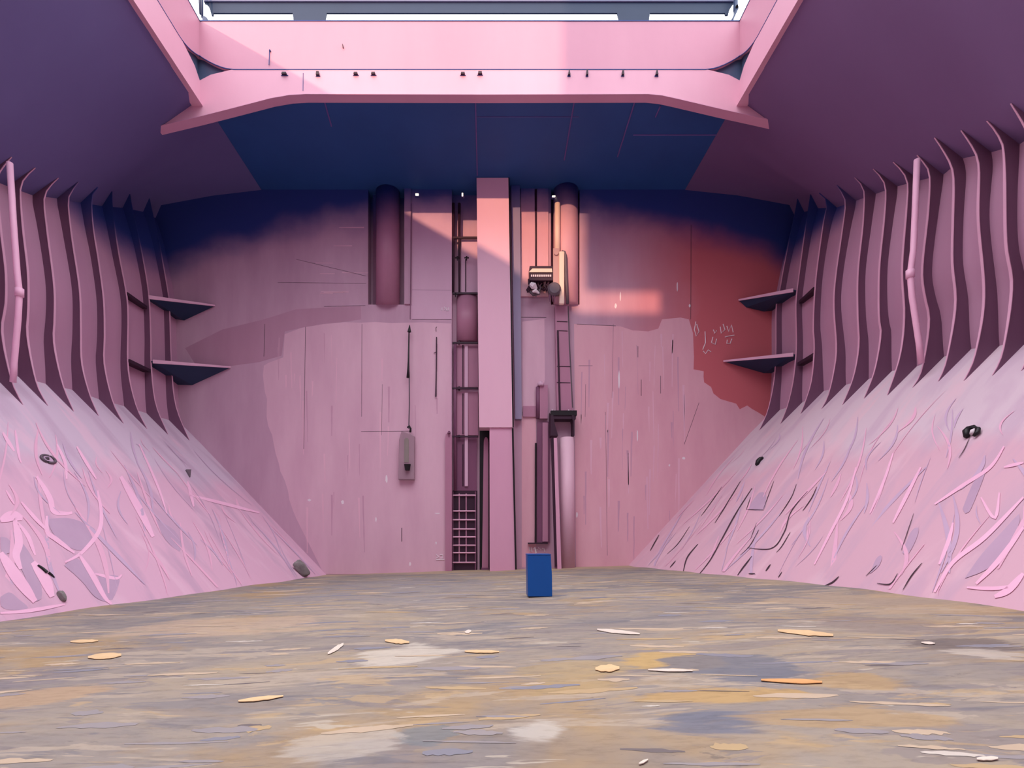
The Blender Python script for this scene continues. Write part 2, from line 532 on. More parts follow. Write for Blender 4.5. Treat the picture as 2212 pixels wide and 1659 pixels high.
M = {
    'coaming': paint('coaming_pink', srgb(208, 152, 172), srgb(198, 140, 162), 0.3, 0.5),
    'girder': paint('girder_pink', srgb(224, 172, 192), srgb(212, 158, 178), 0.3, 0.5),
    'shell': paint('shell_mauve', srgb(196, 150, 176), srgb(180, 132, 160), 0.5, 0.55, top_shade=True),
    'web': paint('web_shaded_plum', srgb(124, 86, 112), srgb(104, 70, 94), 0.8, 0.55, top_shade=True),  # web colour darkened to stand in for shade between the frames
    'flange': paint('flange_pink', srgb(226, 178, 202), srgb(206, 156, 182), 0.8, 0.5, top_shade=True),
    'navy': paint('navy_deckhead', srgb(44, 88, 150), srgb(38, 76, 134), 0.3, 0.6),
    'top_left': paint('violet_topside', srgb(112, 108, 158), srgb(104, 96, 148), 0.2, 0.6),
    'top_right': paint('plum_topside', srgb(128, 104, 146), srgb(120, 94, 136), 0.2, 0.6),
    'bulk': bulkhead_mat(),
    'casing': paint('casing_pink', srgb(232, 188, 206), srgb(222, 174, 196), 0.3, 0.5),
    'casing_low': paint('casing_low_pink', srgb(220, 168, 192), srgb(204, 150, 178), 0.3, 0.5),
    'patch': paint('fresh_pink_patch', srgb(222, 184, 200), srgb(206, 164, 184), 0.7, 0.5, amount=0.5),
    'patch_r': paint('fresh_rose_patch', srgb(226, 178, 190), srgb(212, 158, 174), 0.7, 0.5, amount=0.5, top_shade=True),
    'panel': paint('lilac_panel', srgb(214, 178, 200), srgb(200, 160, 184), 0.5, 0.45, top_shade=True),
    'mauve': paint('mauve_duct', srgb(184, 132, 156), srgb(164, 112, 138), 0.6, 0.4, top_shade=True),
    'plum': paint('plum_steel', srgb(128, 80, 108), srgb(106, 64, 92), 0.8, 0.5, top_shade=True),
    'dark': paint('dark_plum_iron', srgb(62, 34, 54), srgb(44, 26, 42), 1.0, 0.5),
    'black': paint('black_iron', srgb(34, 30, 34), srgb(24, 22, 26), 1.5, 0.45),
    'cream': paint('cream_paint_and_highlight', srgb(246, 222, 204), srgb(236, 206, 188), 0.6, 0.4),
    'beige': paint('beige_plate', srgb(196, 160, 158), srgb(178, 142, 144), 0.8, 0.5),
    'white': paint('white_scraps', srgb(240, 232, 236), srgb(220, 206, 216), 2.0, 0.6),
    'blue': paint('blue_bin_paint', srgb(14, 86, 164), srgb(10, 74, 146), 0.8, 0.4),
    'rock': paint('grey_rock', srgb(150, 144, 142), srgb(108, 102, 102), 3.0, 0.85, (1, 1, 1), 0.5),
    'steel': paint('blue_grey_steel', srgb(82, 98, 128), srgb(66, 80, 108), 0.8, 0.45),
    'cover': paint('hatch_cover_slate', srgb(42, 60, 90), srgb(36, 52, 80), 0.4, 0.5),
    'cover_top': paint('hatch_cover_lilac', srgb(118, 120, 152), srgb(106, 106, 138), 0.4, 0.5),
    'lamp_grey': paint('grey_lamp_housing', srgb(170, 140, 152), srgb(150, 122, 136), 1.0, 0.4),
    'grey': paint('grey_iron', srgb(112, 98, 108), srgb(88, 78, 86), 1.5, 0.5),
    'hop_l': hopper_mat('port_hopper_paint', srgb(208, 186, 204), srgb(218, 174, 196), srgb(186, 156, 180), srgb(228, 190, 208)),
    'hop_r': hopper_mat('starboard_hopper_paint', srgb(212, 190, 202), srgb(214, 172, 188), srgb(194, 164, 186), srgb(224, 188, 200)),
    'streak': paint('bright_pink_streak', srgb(246, 196, 222), srgb(236, 180, 208), 1.0, 0.5),
    'shard': paint('bared_mauve_patch', srgb(196, 166, 190), srgb(182, 152, 178), 1.0, 0.5),
    'line': paint('dark_scratch', srgb(74, 54, 66), srgb(60, 44, 54), 1.0, 0.6),
    'seam': paint('weld_seam', srgb(112, 92, 158), srgb(102, 82, 146), 1.0, 0.5),
    'tan': paint('tan_wood_sliver', srgb(226, 196, 150), srgb(206, 174, 130), 3.0, 0.7, (1, 1, 1)),
    'pale': paint('pale_paint_flake', srgb(224, 212, 196), srgb(206, 194, 180), 3.0, 0.7, (1, 1, 1)),
    'orange': paint('orange_flake', srgb(224, 170, 112), srgb(204, 150, 96), 3.0, 0.7, (1, 1, 1)),
    'smear_tan': paint('smear_tan', srgb(190, 170, 146), srgb(178, 158, 134), 2.0, 0.8, (1, 1, 1)),
    'smear_grey': paint('smear_grey', srgb(138, 132, 134), srgb(150, 142, 140), 2.0, 0.8, (1, 1, 1)),
    'smear_slate': paint('smear_slate', srgb(124, 124, 134), srgb(136, 132, 138), 2.0, 0.8, (1, 1, 1)),
    'smear_ochre': paint('smear_ochre', srgb(180, 156, 116), srgb(172, 148, 116), 2.0, 0.8, (1, 1, 1)),
    'smear_pale': paint('smear_pale', srgb(204, 196, 184), srgb(190, 180, 168), 2.0, 0.8, (1, 1, 1)),
    'smear_dark': paint('smear_dark', srgb(104, 96, 96), srgb(116, 106, 104), 2.0, 0.8, (1, 1, 1)),
    'drip_pale': paint('drip_pale', srgb(228, 186, 202), srgb(218, 172, 192), 1.0, 0.5),
    'drip_dark': paint('drip_dark', srgb(194, 150, 172), srgb(202, 158, 178), 1.0, 0.55),
    'hop_blush': paint('hopper_blush_stroke', srgb(234, 182, 206), srgb(226, 172, 198), 1.0, 0.5),
    'hop_lilac': paint('hopper_lilac_stroke', srgb(204, 176, 202), srgb(194, 164, 192), 1.0, 0.5),
    'mauve_soft': paint('soft_mauve_patch', srgb(188, 146, 168), srgb(172, 128, 150), 0.6, 0.5),
    'side_shade': paint('grey_blue_shade', srgb(150, 140, 168), srgb(140, 128, 158), 0.5, 0.5, top_shade=True),  # colour of the strip that imitates the casing's shadow
    'floor': floor_mat(),
    'lamp_on': lamp_mat('lamp_glow', srgb(255, 236, 210), 1.6),
    'glass': paint('dull_window', srgb(150, 140, 134), srgb(128, 120, 116), 2.0, 0.25, spec=0.5),
}

# ------------------------------------------------------------------ traced frame outlines (free edges), top to toe
LT = lambda u, v: (0.3857 * u, 340 + 0.3857 * v)
RT = lambda u, v: (1540 + 0.4581 * u, 200 + 0.4581 * v)
LEFT = [
    (28.8, [(835, 230), (850, 300), (890, 480), (940, 760), (948, 860), (960, 1190), (985, 1400), (1060, 1585)]),
    (27.6, [(725, 205), (742, 300), (790, 520), (830, 760), (842, 1000), (845, 1170), (870, 1380), (940, 1552)]),
    (25.9, [(625, 190), (628, 290), (660, 520), (705, 760), (715, 900), (715, 1180), (760, 1390), (822, 1520)]),
    (24.1, [(545, 165), (512, 220), (518, 380), (548, 570), (578, 800), (583, 1000), (582, 1160), (630, 1370), (690, 1490)]),
    (22.6, [(437, 135), (395, 195), (379, 255), (400, 450), (443, 740), (450, 960), (455, 1150), (500, 1330), (550, 1447)]),
    (21.3, [(325, 112), (265, 175), (243, 240), (262, 420), (300, 720), (302, 900), (299, 1040), (345, 1260), (410, 1422)]),
    (20.0, [(195, 55), (130, 120), (110, 190), (125, 400), (153, 650), (155, 850), (150, 1000), (200, 1260), (265, 1390)]),
    (18.9, [(62, -5), (0, 70), (-22, 140), (0, 400), (28, 640), (28, 820), (8, 980), (60, 1245), (125, 1385)]),
    (17.9, [(-70, -60), (-140, 20), (-162, 90), (-145, 380), (-118, 640), (-116, 820), (-135, 980), (-80, 1240), (-15, 1375)]),
]
RIGHT = [
    (28.8, [(400, 500), (390, 560), (340, 800), (315, 940), (300, 1010), (298, 1240), (288, 1370), (260, 1500), (220, 1592)]),
    (27.3, [(462, 480), (450, 560), (432, 680), (405, 880), (393, 1000), (395, 1200), (380, 1360), (352, 1480), (320, 1562)]),
    (25.7, [(503, 472), (540, 515), (522, 620), (487, 880), (475, 1100), (480, 1200), (468, 1350), (440, 1450), (415, 1515)]),
    (24.1, [(585, 435), (612, 475), (627, 525), (612, 650), (583, 850), (572, 1000), (584, 1200), (573, 1310), (545, 1430), (513, 1492)]),
    (22.7, [(670, 398), (700, 430), (716, 475), (710, 620), (686, 850), (685, 1050), (690, 1190), (665, 1340), (613, 1472)]),
    (21.4, [(758, 358), (800, 405), (818, 460), (810, 600), (787, 830), (785, 1050), (794, 1140), (765, 1310), (715, 1442)]),
    (20.2, [(852, 325), (900, 375), (922, 435), (915, 560), (895, 830), (905, 1050), (885, 1240), (825, 1427)]),
    (19.0, [(965, 292), (1005, 340), (1026, 395), (1018, 560), (990, 830), (1000, 950), (1022, 1080), (990, 1300), (945, 1390)]),
    (17.95, [(1048, 210), (1100, 290), (1137, 385), (1135, 600), (1132, 800), (1147, 1000), (1105, 1260), (1065, 1362)]),
    (16.9, [(1173, 175), (1230, 260), (1258, 350), (1255, 600), (1282, 960), (1240, 1235), (1188, 1357)]),
    (15.9, [(1295, 130), (1350, 200), (1377, 300), (1385, 700), (1413, 915), (1372, 1215), (1322, 1333)]),
    (15.0, [(1408, 48), (1470, 150), (1500, 250), (1510, 640), (1540, 890), (1510, 1180), (1460, 1310)]),
    (14.2, [(1555, -40), (1615, 60), (1645, 160), (1655, 590), (1685, 850), (1655, 1150), (1605, 1290)]),
]
NS = 28


def frame_curves(side, Y, pts):
    """free edge and root edge of a frame as NS points (x, z) from top to toe"""
    tr = LT if side < 0 else RT
    xz = []
    for u, v in pts:
        p = P(*tr(u, v), Y)
        xz.append((p.x, p.z))
    free = catmull(xz, NS)
    zs = [p[1] for p in free][::-1]
    xs = [p[0] for p in free][::-1]
    fx = lambda z: interp(zs, xs, z)
    (xt, zt), (xb, zb) = free[0], free[-1]
    zrt, zrb = zt - 0.75, zb + 1.15
    db = abs(xb + side * 1.15 - fx(zrb))
    if (xb + side * 1.15 - fx(zrb)) * side < 0.3:
        db = 0.3
    dt = 0.5
    root = []
    for k in range(NS):
        z = zrt + (zrb - zrt) * k / (NS - 1)
        d = 0.30 + (db - 0.30) * math.exp(-(z - zrb) / 1.3) + (dt - 0.30) * math.exp(-(zrt - z) / 1.2)
        root.append((fx(z) + side * d, z))
    return free, root


FR = {}
for side, data in ((-1, LEFT), (1, RIGHT)):
    FR[side] = [(Y,) + frame_curves(side, Y, pts) for Y, pts in data]

# stations along the hold for shell, hopper and topside plates
LFLOOR = ([-24.5, 8.0, 13.6, 18.5, 29.7], [-13.6, -13.4, -13.0, -11.8, -9.2])
RFLOOR = ([-24.5, 8.0, 10.5, 16.5, 29.7], [11.1, 11.05, 11.0, 10.95, 8.2])


def stations(side):
    st = [(Y, fr[0], rt, fr[-1]) for Y, fr, rt in FR[side]]           # (Y, tip, root curve, toe)
    st.sort(key=lambda s: s[0])
    a, b = st[-2], st[-1]
    k = (D + 0.9 - b[0]) / (b[0] - a[0])
    ext = lambda p, q: (q[0] + (q[0] - p[0]) * k * 0.5, q[1] + (q[1] - p[1]) * k * 0.5)
    st.append((D + 0.9, ext(a[1], b[1]), [ext(p, q) for p, q in zip(a[2], b[2])], ext(a[3], b[3])))
    n = st[0]
    near = [(Y, n[1], n[2], n[3]) for Y in (-24.5, -8.0, 4.0, 10.0)]
    return near + st


# ------------------------------------------------------------------ the setting: shell, hopper slopes, topside plates
HOP = {}
for side, nm in ((-1, 'left'), (1, 'right')):
    ST = stations(side)
    mb = MB()
    mb.loft([[(x, Y, z) for x, z in rt] for Y, tip, rt, toe in ST])
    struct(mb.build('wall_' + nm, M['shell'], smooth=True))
    # hopper slope
    mb = MB()
    rows, uvs = [], []
    fl = LFLOOR if side < 0 else RFLOOR
    ys = []
    for a, b in zip(ST, ST[1:]):
        n = max(1, int((b[0] - a[0]) / 1.5))
        for k in range(n):
            ys.append(a[0] + (b[0] - a[0]) * k / n)
    ys.append(ST[-1][0])
    for Y in ys:
        toe = [interp([s[0] for s in ST], [s[3][i] for s in ST], Y) for i in (0, 1)]
        rb = [interp([s[0] for s in ST], [s[2][-1][i] for s in ST], Y) for i in (0, 1)]
        fx = interp(fl[0], fl[1], Y)
        fz = floor_z(fx)
        dirx, dirz = toe[0] - fx, toe[1] - fz
        bot = (fx - dirx * 0.03, fz - dirz * 0.03)
        row = [(rb[0] + side * 0.15, Y, rb[1] + 0.15)]
        uv = [(Y, 0.0)]
        n = 10
        for k in range(n + 1):
            t = k / n
            x, z = toe[0] + (bot[0] - toe[0]) * t, toe[1] + (bot[1] - toe[1]) * t
            row.append((x, Y, z))
            uv.append((Y, 1.3 + t * 10.0))
        rows.append(row)
        uvs.append(uv)
    mb.loft(rows, uvs=uvs)
    o = mb.build('wall_lower_' + nm, M['hop_l' if side < 0 else 'hop_r'], smooth=True)
    struct(o)
    HOP[side] = (o, BVHTree.FromPolygons([Vector(v) for v in mb.v], mb.f))
    # topside tank plate
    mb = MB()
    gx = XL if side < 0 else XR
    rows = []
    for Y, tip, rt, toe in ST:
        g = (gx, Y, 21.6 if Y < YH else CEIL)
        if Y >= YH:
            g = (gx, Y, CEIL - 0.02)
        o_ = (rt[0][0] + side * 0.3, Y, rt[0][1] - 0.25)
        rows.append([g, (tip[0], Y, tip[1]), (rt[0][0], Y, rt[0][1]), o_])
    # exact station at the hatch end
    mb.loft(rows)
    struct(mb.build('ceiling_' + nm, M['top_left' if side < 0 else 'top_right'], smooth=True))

# floor
mb = MB()
nx, ny = 90, 170
rows = []
for j in range(ny + 1):
    Y = YB - 0.5 + (D + 1.4 - YB) * j / ny
    row = []
    for i in range(nx + 1):
        x = -15.5 + 29.0 * i / nx
        z = floor_h(x, Y)
        row.append((x, Y, z))
    rows.append(row)
mb.loft(rows)
floor_o = struct(mb.build('floor', M['floor'], smooth=True))

# far bulkhead: cells with recesses, all from pixel columns and rows measured on the plane Y = D
pxX = lambda px: (px - CX) * D / F
pyZ = lambda py: EYE + (CY - py) * D / F
XC = [-21.0, pxX(795), pxX(874), pxX(888), pxX(976), pxX(1058), pxX(1190), pxX(1252), 20.5]
ZC = [-1.2, pyZ(658), CEIL + 0.3]
DEP = [[0, 0, 0, 0, 0.5, 0, 0, 0], [0, 0.75, -0.10, 0, 0.5, 0, 0.8, 0]]
mb = MB()
for r in range(2):
    for c in range(8):
        y = D + DEP[r][c]
        mb.poly([(XC[c], y, ZC[r]), (XC[c + 1], y, ZC[r]), (XC[c + 1], y, ZC[r + 1]), (XC[c], y, ZC[r + 1])])
        if c < 7 and DEP[r][c] != DEP[r][c + 1]:
            y2 = D + DEP[r][c + 1]
            x = XC[c + 1]
            mb.poly([(x, y, ZC[r]), (x, y2, ZC[r]), (x, y2, ZC[r + 1]), (x, y, ZC[r + 1])])
for c in range(8):
    if DEP[0][c] != DEP[1][c]:
        y, y2 = D + DEP[0][c], D + DEP[1][c]
        mb.poly([(XC[c], y, ZC[1]), (XC[c + 1], y, ZC[1]), (XC[c + 1], y2, ZC[1]), (XC[c], y2, ZC[1])])
wall_far = struct(mb.build('wall_far', M['bulk'], recalc=False))

# rear bulkhead behind the viewer
mb = MB()
mb.box((-21, YB - 0.3, -1.2), (20.5, YB, 24.0))
struct(mb.build('wall_back', M['shell']))

# cross deck ceiling (navy) with its weld seams, and the rear strip of deck
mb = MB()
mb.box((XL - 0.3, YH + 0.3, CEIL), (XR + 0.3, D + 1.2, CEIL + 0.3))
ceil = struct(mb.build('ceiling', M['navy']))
mb = MB()
for (a, b) in (((1241, 216), (1219, 345)), ((1372, 217), (1334, 338)), ((1427, 228), (1416, 252)), ((1027, 216), (1031, 378)), ((700, 216), (716, 272))):
    pts = []
    for px, py in (a, b):
        Y = (CEIL - EYE) * F / (CY - py)
        pts.append(Vector(((px - CX) * Y / F, Y, CEIL - 0.012)))
    mb.tube(pts, 0.035, 6)
for (x0, x1, py) in ((1368, 1552, 291), (1030, 1250, 252)):
    Y = (CEIL - EYE) * F / (CY - py)
    mb.tube([((x0 - CX) * Y / F, Y, CEIL - 0.012), ((x1 - CX) * Y / F, Y, CEIL - 0.012)], 0.03 if x0 > 1300 else 0.012, 6)
mb.build('weld_seam', M['seam'], ceil)
mb = MB()
mb.box((-20, YB - 0.3, ZM - 0.2), (19, YR, ZM + 0.1))
struct(mb.build('ceiling_back', M['navy']))

# ------------------------------------------------------------------ hatch: end beam, side girders, coaming
hatch = MB()
prof = [(338, 274), (430, 252), (520, 229), (585, 212), (625, 205), (660, 203), (1050, 204), (1400, 203), (1430, 206), (1462, 213), (1560, 236), (1695, 266)]
low = [P(px, py, YH) for px, py in prof]
NZ, NR = 0.50, 1.5                       # the plates are cut away in a hollow at each corner of the opening
front = ([Vector((low[0].x, YH, ZM - NZ))] + low + [Vector((low[-1].x, YH, ZM - NZ)), Vector((XR, YH, ZM - NZ)), Vector((XR - 0.5, YH, ZM - 0.24)), Vector((XR - NR, YH, ZM)),
         Vector((XL + NR, YH, ZM)), Vector((XL + 0.5, YH, ZM - 0.24)), Vector((XL, YH, ZM - NZ))])
mb = MB()
mb.prism(front, (0, 0.28, 0))
struct(mb.build('beam_hatch_end', M['girder']))
# flange under the end beam
mb = MB()
for a, b in zip(low, low[1:]):
    mb.hexa([(a.x, YH - 0.04, a.z - 0.04), (b.x, YH - 0.04, b.z - 0.04), (b.x, YH + 0.42, b.z - 0.04), (a.x, YH + 0.42, a.z - 0.04),
             (a.x, YH - 0.04, a.z), (b.x, YH - 0.04, b.z), (b.x, YH + 0.42, b.z), (a.x, YH + 0.42, a.z)])
struct(mb.build('beam_hatch_end_flange', M['casing_low']))
for side, gx, nm in ((-1, XL, 'left'), (1, XR, 'right')):
    mb = MB()
    x1 = gx + side * 0.3
    mb.prism([(gx, YR, 21.58), (gx, YH, 21.58), (gx, YH, ZM - NZ), (gx, YH - 0.4, ZM - 0.2), (gx, YH - 1.3, ZM), (gx, YR, ZM)], (side * 0.3, 0, 0))
    g = struct(mb.build('beam_hatch_' + nm, M['girder']))
    mb = MB()
    x0, x1 = gx - side * 0.14, gx + side * 0.35
    mb.box((min(x0, x1), YR, 21.52), (max(x0, x1), YH, 21.58))
    mb.build('flange', M['girder'], g)
def arch(d, reach=1.55, h=0.62):
    """how far the coaming's lower edge lifts at distance d from the corner"""
    return 0.0 if d >= reach else h * (1 - d / reach) ** 1.7


path = []                                   # inner face of the coaming: (x, y, outward normal, lower edge)
ds = [0.0, 0.1, 0.25, 0.45, 0.7, 0.95, 1.2, 1.55]
path += [(XL, YR, (-1, 0), ZM), (XL, 0.0, (-1, 0), ZM)]
path += [(XL, YH - d, (-1, 0), ZM + arch(d)) for d in ds[:0:-1]]
path += [(XL, YH, (-1, 1), ZM + arch(0))]
path += [(XL + d, YH, (0, 1), ZM + arch(d)) for d in ds[1:]]
path += [(XR - d, YH, (0, 1), ZM + arch(d)) for d in ds[:0:-1]]
path += [(XR, YH, (1, 1), ZM + arch(0))]
path += [(XR, YH - d, (1, 0), ZM + arch(d)) for d in ds[1:]]
path += [(XR, 0.0, (1, 0), ZM), (XR, YR, (1, 0), ZM)]


def ring_sweep(mb, d0, d1, zlo, zhi):
    rg = []
    for x, y, n, zb in path:
        a, b = (x + n[0] * d0, y + n[1] * d0), (x + n[0] * d1, y + n[1] * d1)
        z0, z1 = zlo(zb), zhi(zb)
        rg.append([(a[0], a[1], z0), (a[0], a[1], z1), (b[0], b[1], z1), (b[0], b[1], z0), (a[0], a[1], z0)])
    mb.loft(rg)


mb = MB()
ring_sweep(mb, 0.0, 0.16, lambda z: z, lambda z: ZT)
mb.box((XL, YR - 0.16, ZM), (XR, YR, ZT))
coam = struct(mb.build('trim_coaming', M['coaming'], smooth=False))
mb = MB()
ring_sweep(mb, -0.02, 0.18, lambda z: ZT, lambda z: ZT + 0.035)
mb.build('seal', M['plum'], coam)
mb = MB()
ring_sweep(mb, -0.012, 0.02, lambda z: z - 0.02, lambda z: z + 0.012)
mb.build('seam_bead', M['plum'], coam)
# dark backing plates in the corner hollows
for side, gx, nm in ((-1, XL, 'left'), (1, XR, 'right')):
    mb = MB()
    xa, xb = gx + side * 0.17, gx - side * 1.7
    mb.box((min(xa, xb), YH + 0.17, ZM - 0.7), (max(xa, xb), YH + 0.24, ZM + 0.8))
    xa, xb = gx + side * 0.17, gx + side * 0.24
    mb.box((min(xa, xb), YH - 1.7, ZM - 0.7), (max(xa, xb), YH + 0.24, ZM + 0.8))
    struct(mb.build('trim_gusset_' + nm, M['steel']))

# unseen wall added to shade the bulkhead's starboard part from the low sun
mb = MB()
mb.box((-8.6, YR - 1.2, ZM + 0.3), (25, YR - 0.3, 40))
mb.box((XL + 0.15, YR - 1.2, 26.85), (-8.6, YR - 0.3, 40))      # gap left below to let a streak of sun through
mb.box((XL + 0.15, YR - 1.2, ZM + 0.3), (-8.6, YR - 0.3, 25.3))
struct(mb.build('wall_sun_blocker', M['cover_top']))

# weather deck around the hatch
mb = MB()
mb.box((-24, YB - 0.3, ZM + 0.1), (XL - 0.35, 40, ZM + 0.25))
mb.box((XR + 0.35, YB - 0.3, ZM + 0.1), (23, 40, ZM + 0.25))
mb.box((XL - 0.35, YH + 0.4, ZM + 0.1), (XR + 0.35, 40, ZM + 0.25))
struct(mb.build('floor_weather_deck', M['cover']))

# ------------------------------------------------------------------ hull frames
ORD = ['first', 'second', 'third', 'fourth', 'fifth', 'sixth', 'seventh', 'eighth', 'ninth', 'tenth', 'eleventh', 'twelfth', 'thirteenth']
for side in (-1, 1):
    nm = 'left' if side < 0 else 'right'
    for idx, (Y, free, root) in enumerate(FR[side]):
        lab = 'curved shade-dark plum hull frame on the %s side, %s one out from the far bulkhead' % (nm, ORD[idx])
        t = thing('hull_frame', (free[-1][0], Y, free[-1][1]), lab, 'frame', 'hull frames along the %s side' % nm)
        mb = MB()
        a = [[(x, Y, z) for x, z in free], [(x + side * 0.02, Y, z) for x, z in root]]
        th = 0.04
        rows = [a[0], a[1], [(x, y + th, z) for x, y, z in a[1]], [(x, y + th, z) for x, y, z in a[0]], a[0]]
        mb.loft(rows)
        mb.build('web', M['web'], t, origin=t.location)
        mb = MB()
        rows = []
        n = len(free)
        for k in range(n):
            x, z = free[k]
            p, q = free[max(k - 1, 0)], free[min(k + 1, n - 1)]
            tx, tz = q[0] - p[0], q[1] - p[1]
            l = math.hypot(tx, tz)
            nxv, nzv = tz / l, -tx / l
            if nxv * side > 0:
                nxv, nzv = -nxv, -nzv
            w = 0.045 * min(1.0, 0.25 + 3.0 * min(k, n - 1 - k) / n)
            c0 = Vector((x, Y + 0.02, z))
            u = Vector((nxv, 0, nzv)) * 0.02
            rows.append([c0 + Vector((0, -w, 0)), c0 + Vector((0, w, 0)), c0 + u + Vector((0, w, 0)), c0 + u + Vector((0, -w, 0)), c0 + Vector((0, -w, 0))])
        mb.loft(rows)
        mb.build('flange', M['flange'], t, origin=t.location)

# ------------------------------------------------------------------ stringer shelves in the far corners
def shelf(a, b, back, label, group):
    """front edge a-b and the lower back points against the corner, each (px, py, Y)"""
    a, b = P(*a), P(*b)
    w = [a, b] + [P(*p) for p in back]
    t = thing('corner_shelf', a, label, 'shelf', group)
    mb = MB()
    up = Vector((0, 0, 0.06))
    n = len(w)
    mb.f += []
    lo = [mb.vert(p) for p in w]
    hi = [mb.vert(p + up) for p in w]
    for k in range(1, n - 1):
        mb.f.append([lo[0], lo[k + 1], lo[k]]); mb.m.append(0)
        mb.f.append([hi[0], hi[k], hi[k + 1]]); mb.m.append(0)
    for k in range(n):
        mb.f.append([lo[k], lo[(k + 1) % n], hi[(k + 1) % n], hi[k]]); mb.m.append(0)
    mb.build('shelf_plate', M['cover'], t, origin=a)
    mb = MB()
    d = (b - a)
    nrm = Vector((d.y, -d.x, 0)).normalized() * 0.05
    if nrm.y > 0:
        nrm = -nrm
    mb.prism([a - Vector((0, 0, 0.08)), b - Vector((0, 0, 0.03)), b + Vector((0, 0, 0.06)), a + Vector((0, 0, 0.12))], nrm)
    mb.build('nosing', M['flange'], t, origin=a)


SG = 'stringer shelves in the bulkhead corners'
shelf((321, 643, 27.6), (464, 661, 29.66), [(398, 692, 29.68), (338, 684, 29.68), (262, 648, 27.7)], 'upper triangular steel shelf in the corner left of the bulkhead', SG)
shelf((330, 782, 27.6), (498, 794, 29.66), [(415, 832, 29.68), (350, 830, 29.68), (262, 790, 27.7)], 'lower triangular steel shelf in the corner left of the bulkhead', SG)
shelf((1714, 628, 27.4), (1596, 649, 29.66), [(1612, 664, 29.68), (1650, 673, 29.68), (1700, 668, 29.68), (1765, 640, 27.5)], 'upper triangular steel shelf in the corner right of the bulkhead', SG)
shelf((1714, 767, 27.4), (1563, 781, 29.66), [(1650, 806, 29.68), (1690, 806, 29.68), (1765, 780, 27.5)], 'lower triangular steel shelf in the corner right of the bulkhead', SG)
for pts, lab in (([(276, 631, 25.95), (318, 640, 27.5), (268, 640, 27.5), (246, 631, 25.95)], 'short dark stringer plate beside the upper left corner shelf'),
                 ([(281, 776, 25.95), (326, 782, 27.5), (268, 782, 27.5), (246, 776, 25.95)], 'short dark stringer plate beside the lower left corner shelf'),
                 ([(1757, 620, 25.75), (1726, 626, 27.2), (1776, 626, 27.2), (1792, 620, 25.75)], 'short dark stringer plate beside the upper right corner shelf'),
                 ([(1757, 762, 25.75), (1722, 767, 27.2), (1776, 767, 27.2), (1792, 762, 25.75)], 'short dark stringer plate beside the lower right corner shelf')):
    w = [P(*p) for p in pts]
    z = w[0].z
    mb = MB()
    mb.prism([Vector((p.x, p.y, z - 0.16)) for p in w], (0, 0, 0.16))
    tag(mb.build('stringer_plate', M['dark'], origin=w[0]), lab, 'plate', 'short stringer plates between frames')

# ------------------------------------------------------------------ sounding pipes among the frames
def bent_pipe(pts, rad, label):
    w = [P(*p) for p in pts]
    t = thing('sounding_pipe', w[-1], label, 'pipe', 'pale sounding pipes')
    mb = MB()
    mb.tube(w, rad, 12)
    mb.build('pipe', M['streak'], t, smooth=True, origin=w[-1])
    mb = MB()
    k = len(w) // 2
    mb.tube([w[k] + Vector((0, 0, 0.14)), w[k] - Vector((0, 0, 0.14))], rad * 1.35, 12)
    mb.build('joint_collar', M['streak'], t, smooth=True, origin=w[-1])


bent_pipe([(21, 352, 18.3), (29, 480, 18.3), (37, 590, 18.3), (42, 632, 18.3), (39, 690, 18.35), (30, 790, 18.5), (28, 826, 18.6)], 0.1,
          'pale pink bent pipe against the frames on the left side')
bent_pipe([(1981, 345, 18.6), (1977, 450, 18.6), (1973, 540, 18.6), (1966, 592, 18.6), (1970, 640, 18.6), (1985, 740, 18.7), (1990, 785, 18.8)], 0.1,
          'pale pink bent pipe against the frames on the right side')

# ------------------------------------------------------------------ hatch cover beyond the coaming
YC = 24.3
c = lambda px, py: P(px, py, YC)
t = thing('hatch_cover', c(1010, 28), 'dark slate hatch cover standing open beyond the end coaming', 'hatch cover')
cov = [(442, 5), (450, 12), (454, 22), (457, 33), (460, 33), (461, 28), (632, 28), (634, 44), (702, 44), (706, 28), (1333, 28), (1337, 44), (1402, 44), (1404, 28),
       (1566, 28), (1567, 32), (1573, 32), (1576, 20), (1584, 8), (1588, 5)]
mb = MB()
mb.prism([c(*p) for p in cov], (0, 0.07, 0))
mb.build('end_plate', M['cover'], t, origin=t.location)
mb = MB()
a, b = c(441, 5), c(1590, 5)
mb.box((a.x, YC - 0.05, a.z), (b.x, YC + 0.12, a.z + 3.2))
mb.build('top_panel', M['cover_top'], t, origin=t.location)
for x0, x1 in ((636, 700), (1339, 1400)):
    mb = MB()
    a, b = c(x0, 42), c(x1, 42)
    mb.box((a.x, YC + 0.02, ZM + 0.25), (b.x, YC + 0.2, a.z))
    mb.build('support_foot', M['cover'], t, origin=t.location)
t = thing('hydraulic_ram', P(433, 40, 23.9), 'blue grey hydraulic ram at the left end of the hatch cover', 'ram')
mb = MB()
mb.tube([P(430, -60, 23.9), P(434, 30, 23.9)], 0.075, 12)
mb.build('cylinder_barrel', M['steel'], t, smooth=True, origin=t.location)
mb = MB()
mb.tube([P(436, -60, 23.8), P(437, 38, 23.8)], 0.05, 12)
mb.build('piston_rod', M['steel'], t, smooth=True, origin=t.location)
mb = MB()
mb.prism([P(437, 46, 23.75), P(446, 46, 23.75), P(447, 38, 23.75), P(441, 34, 23.75), P(437, 36, 23.75)], (0, 0.25, 0))
mb.build('mounting_bracket', M['steel'], t, origin=t.location)
t = thing('hinge_arm', P(1583, 46, 23.9), 'dark curved hinge arm at the right end of the hatch cover', 'hinge')
mb = MB()
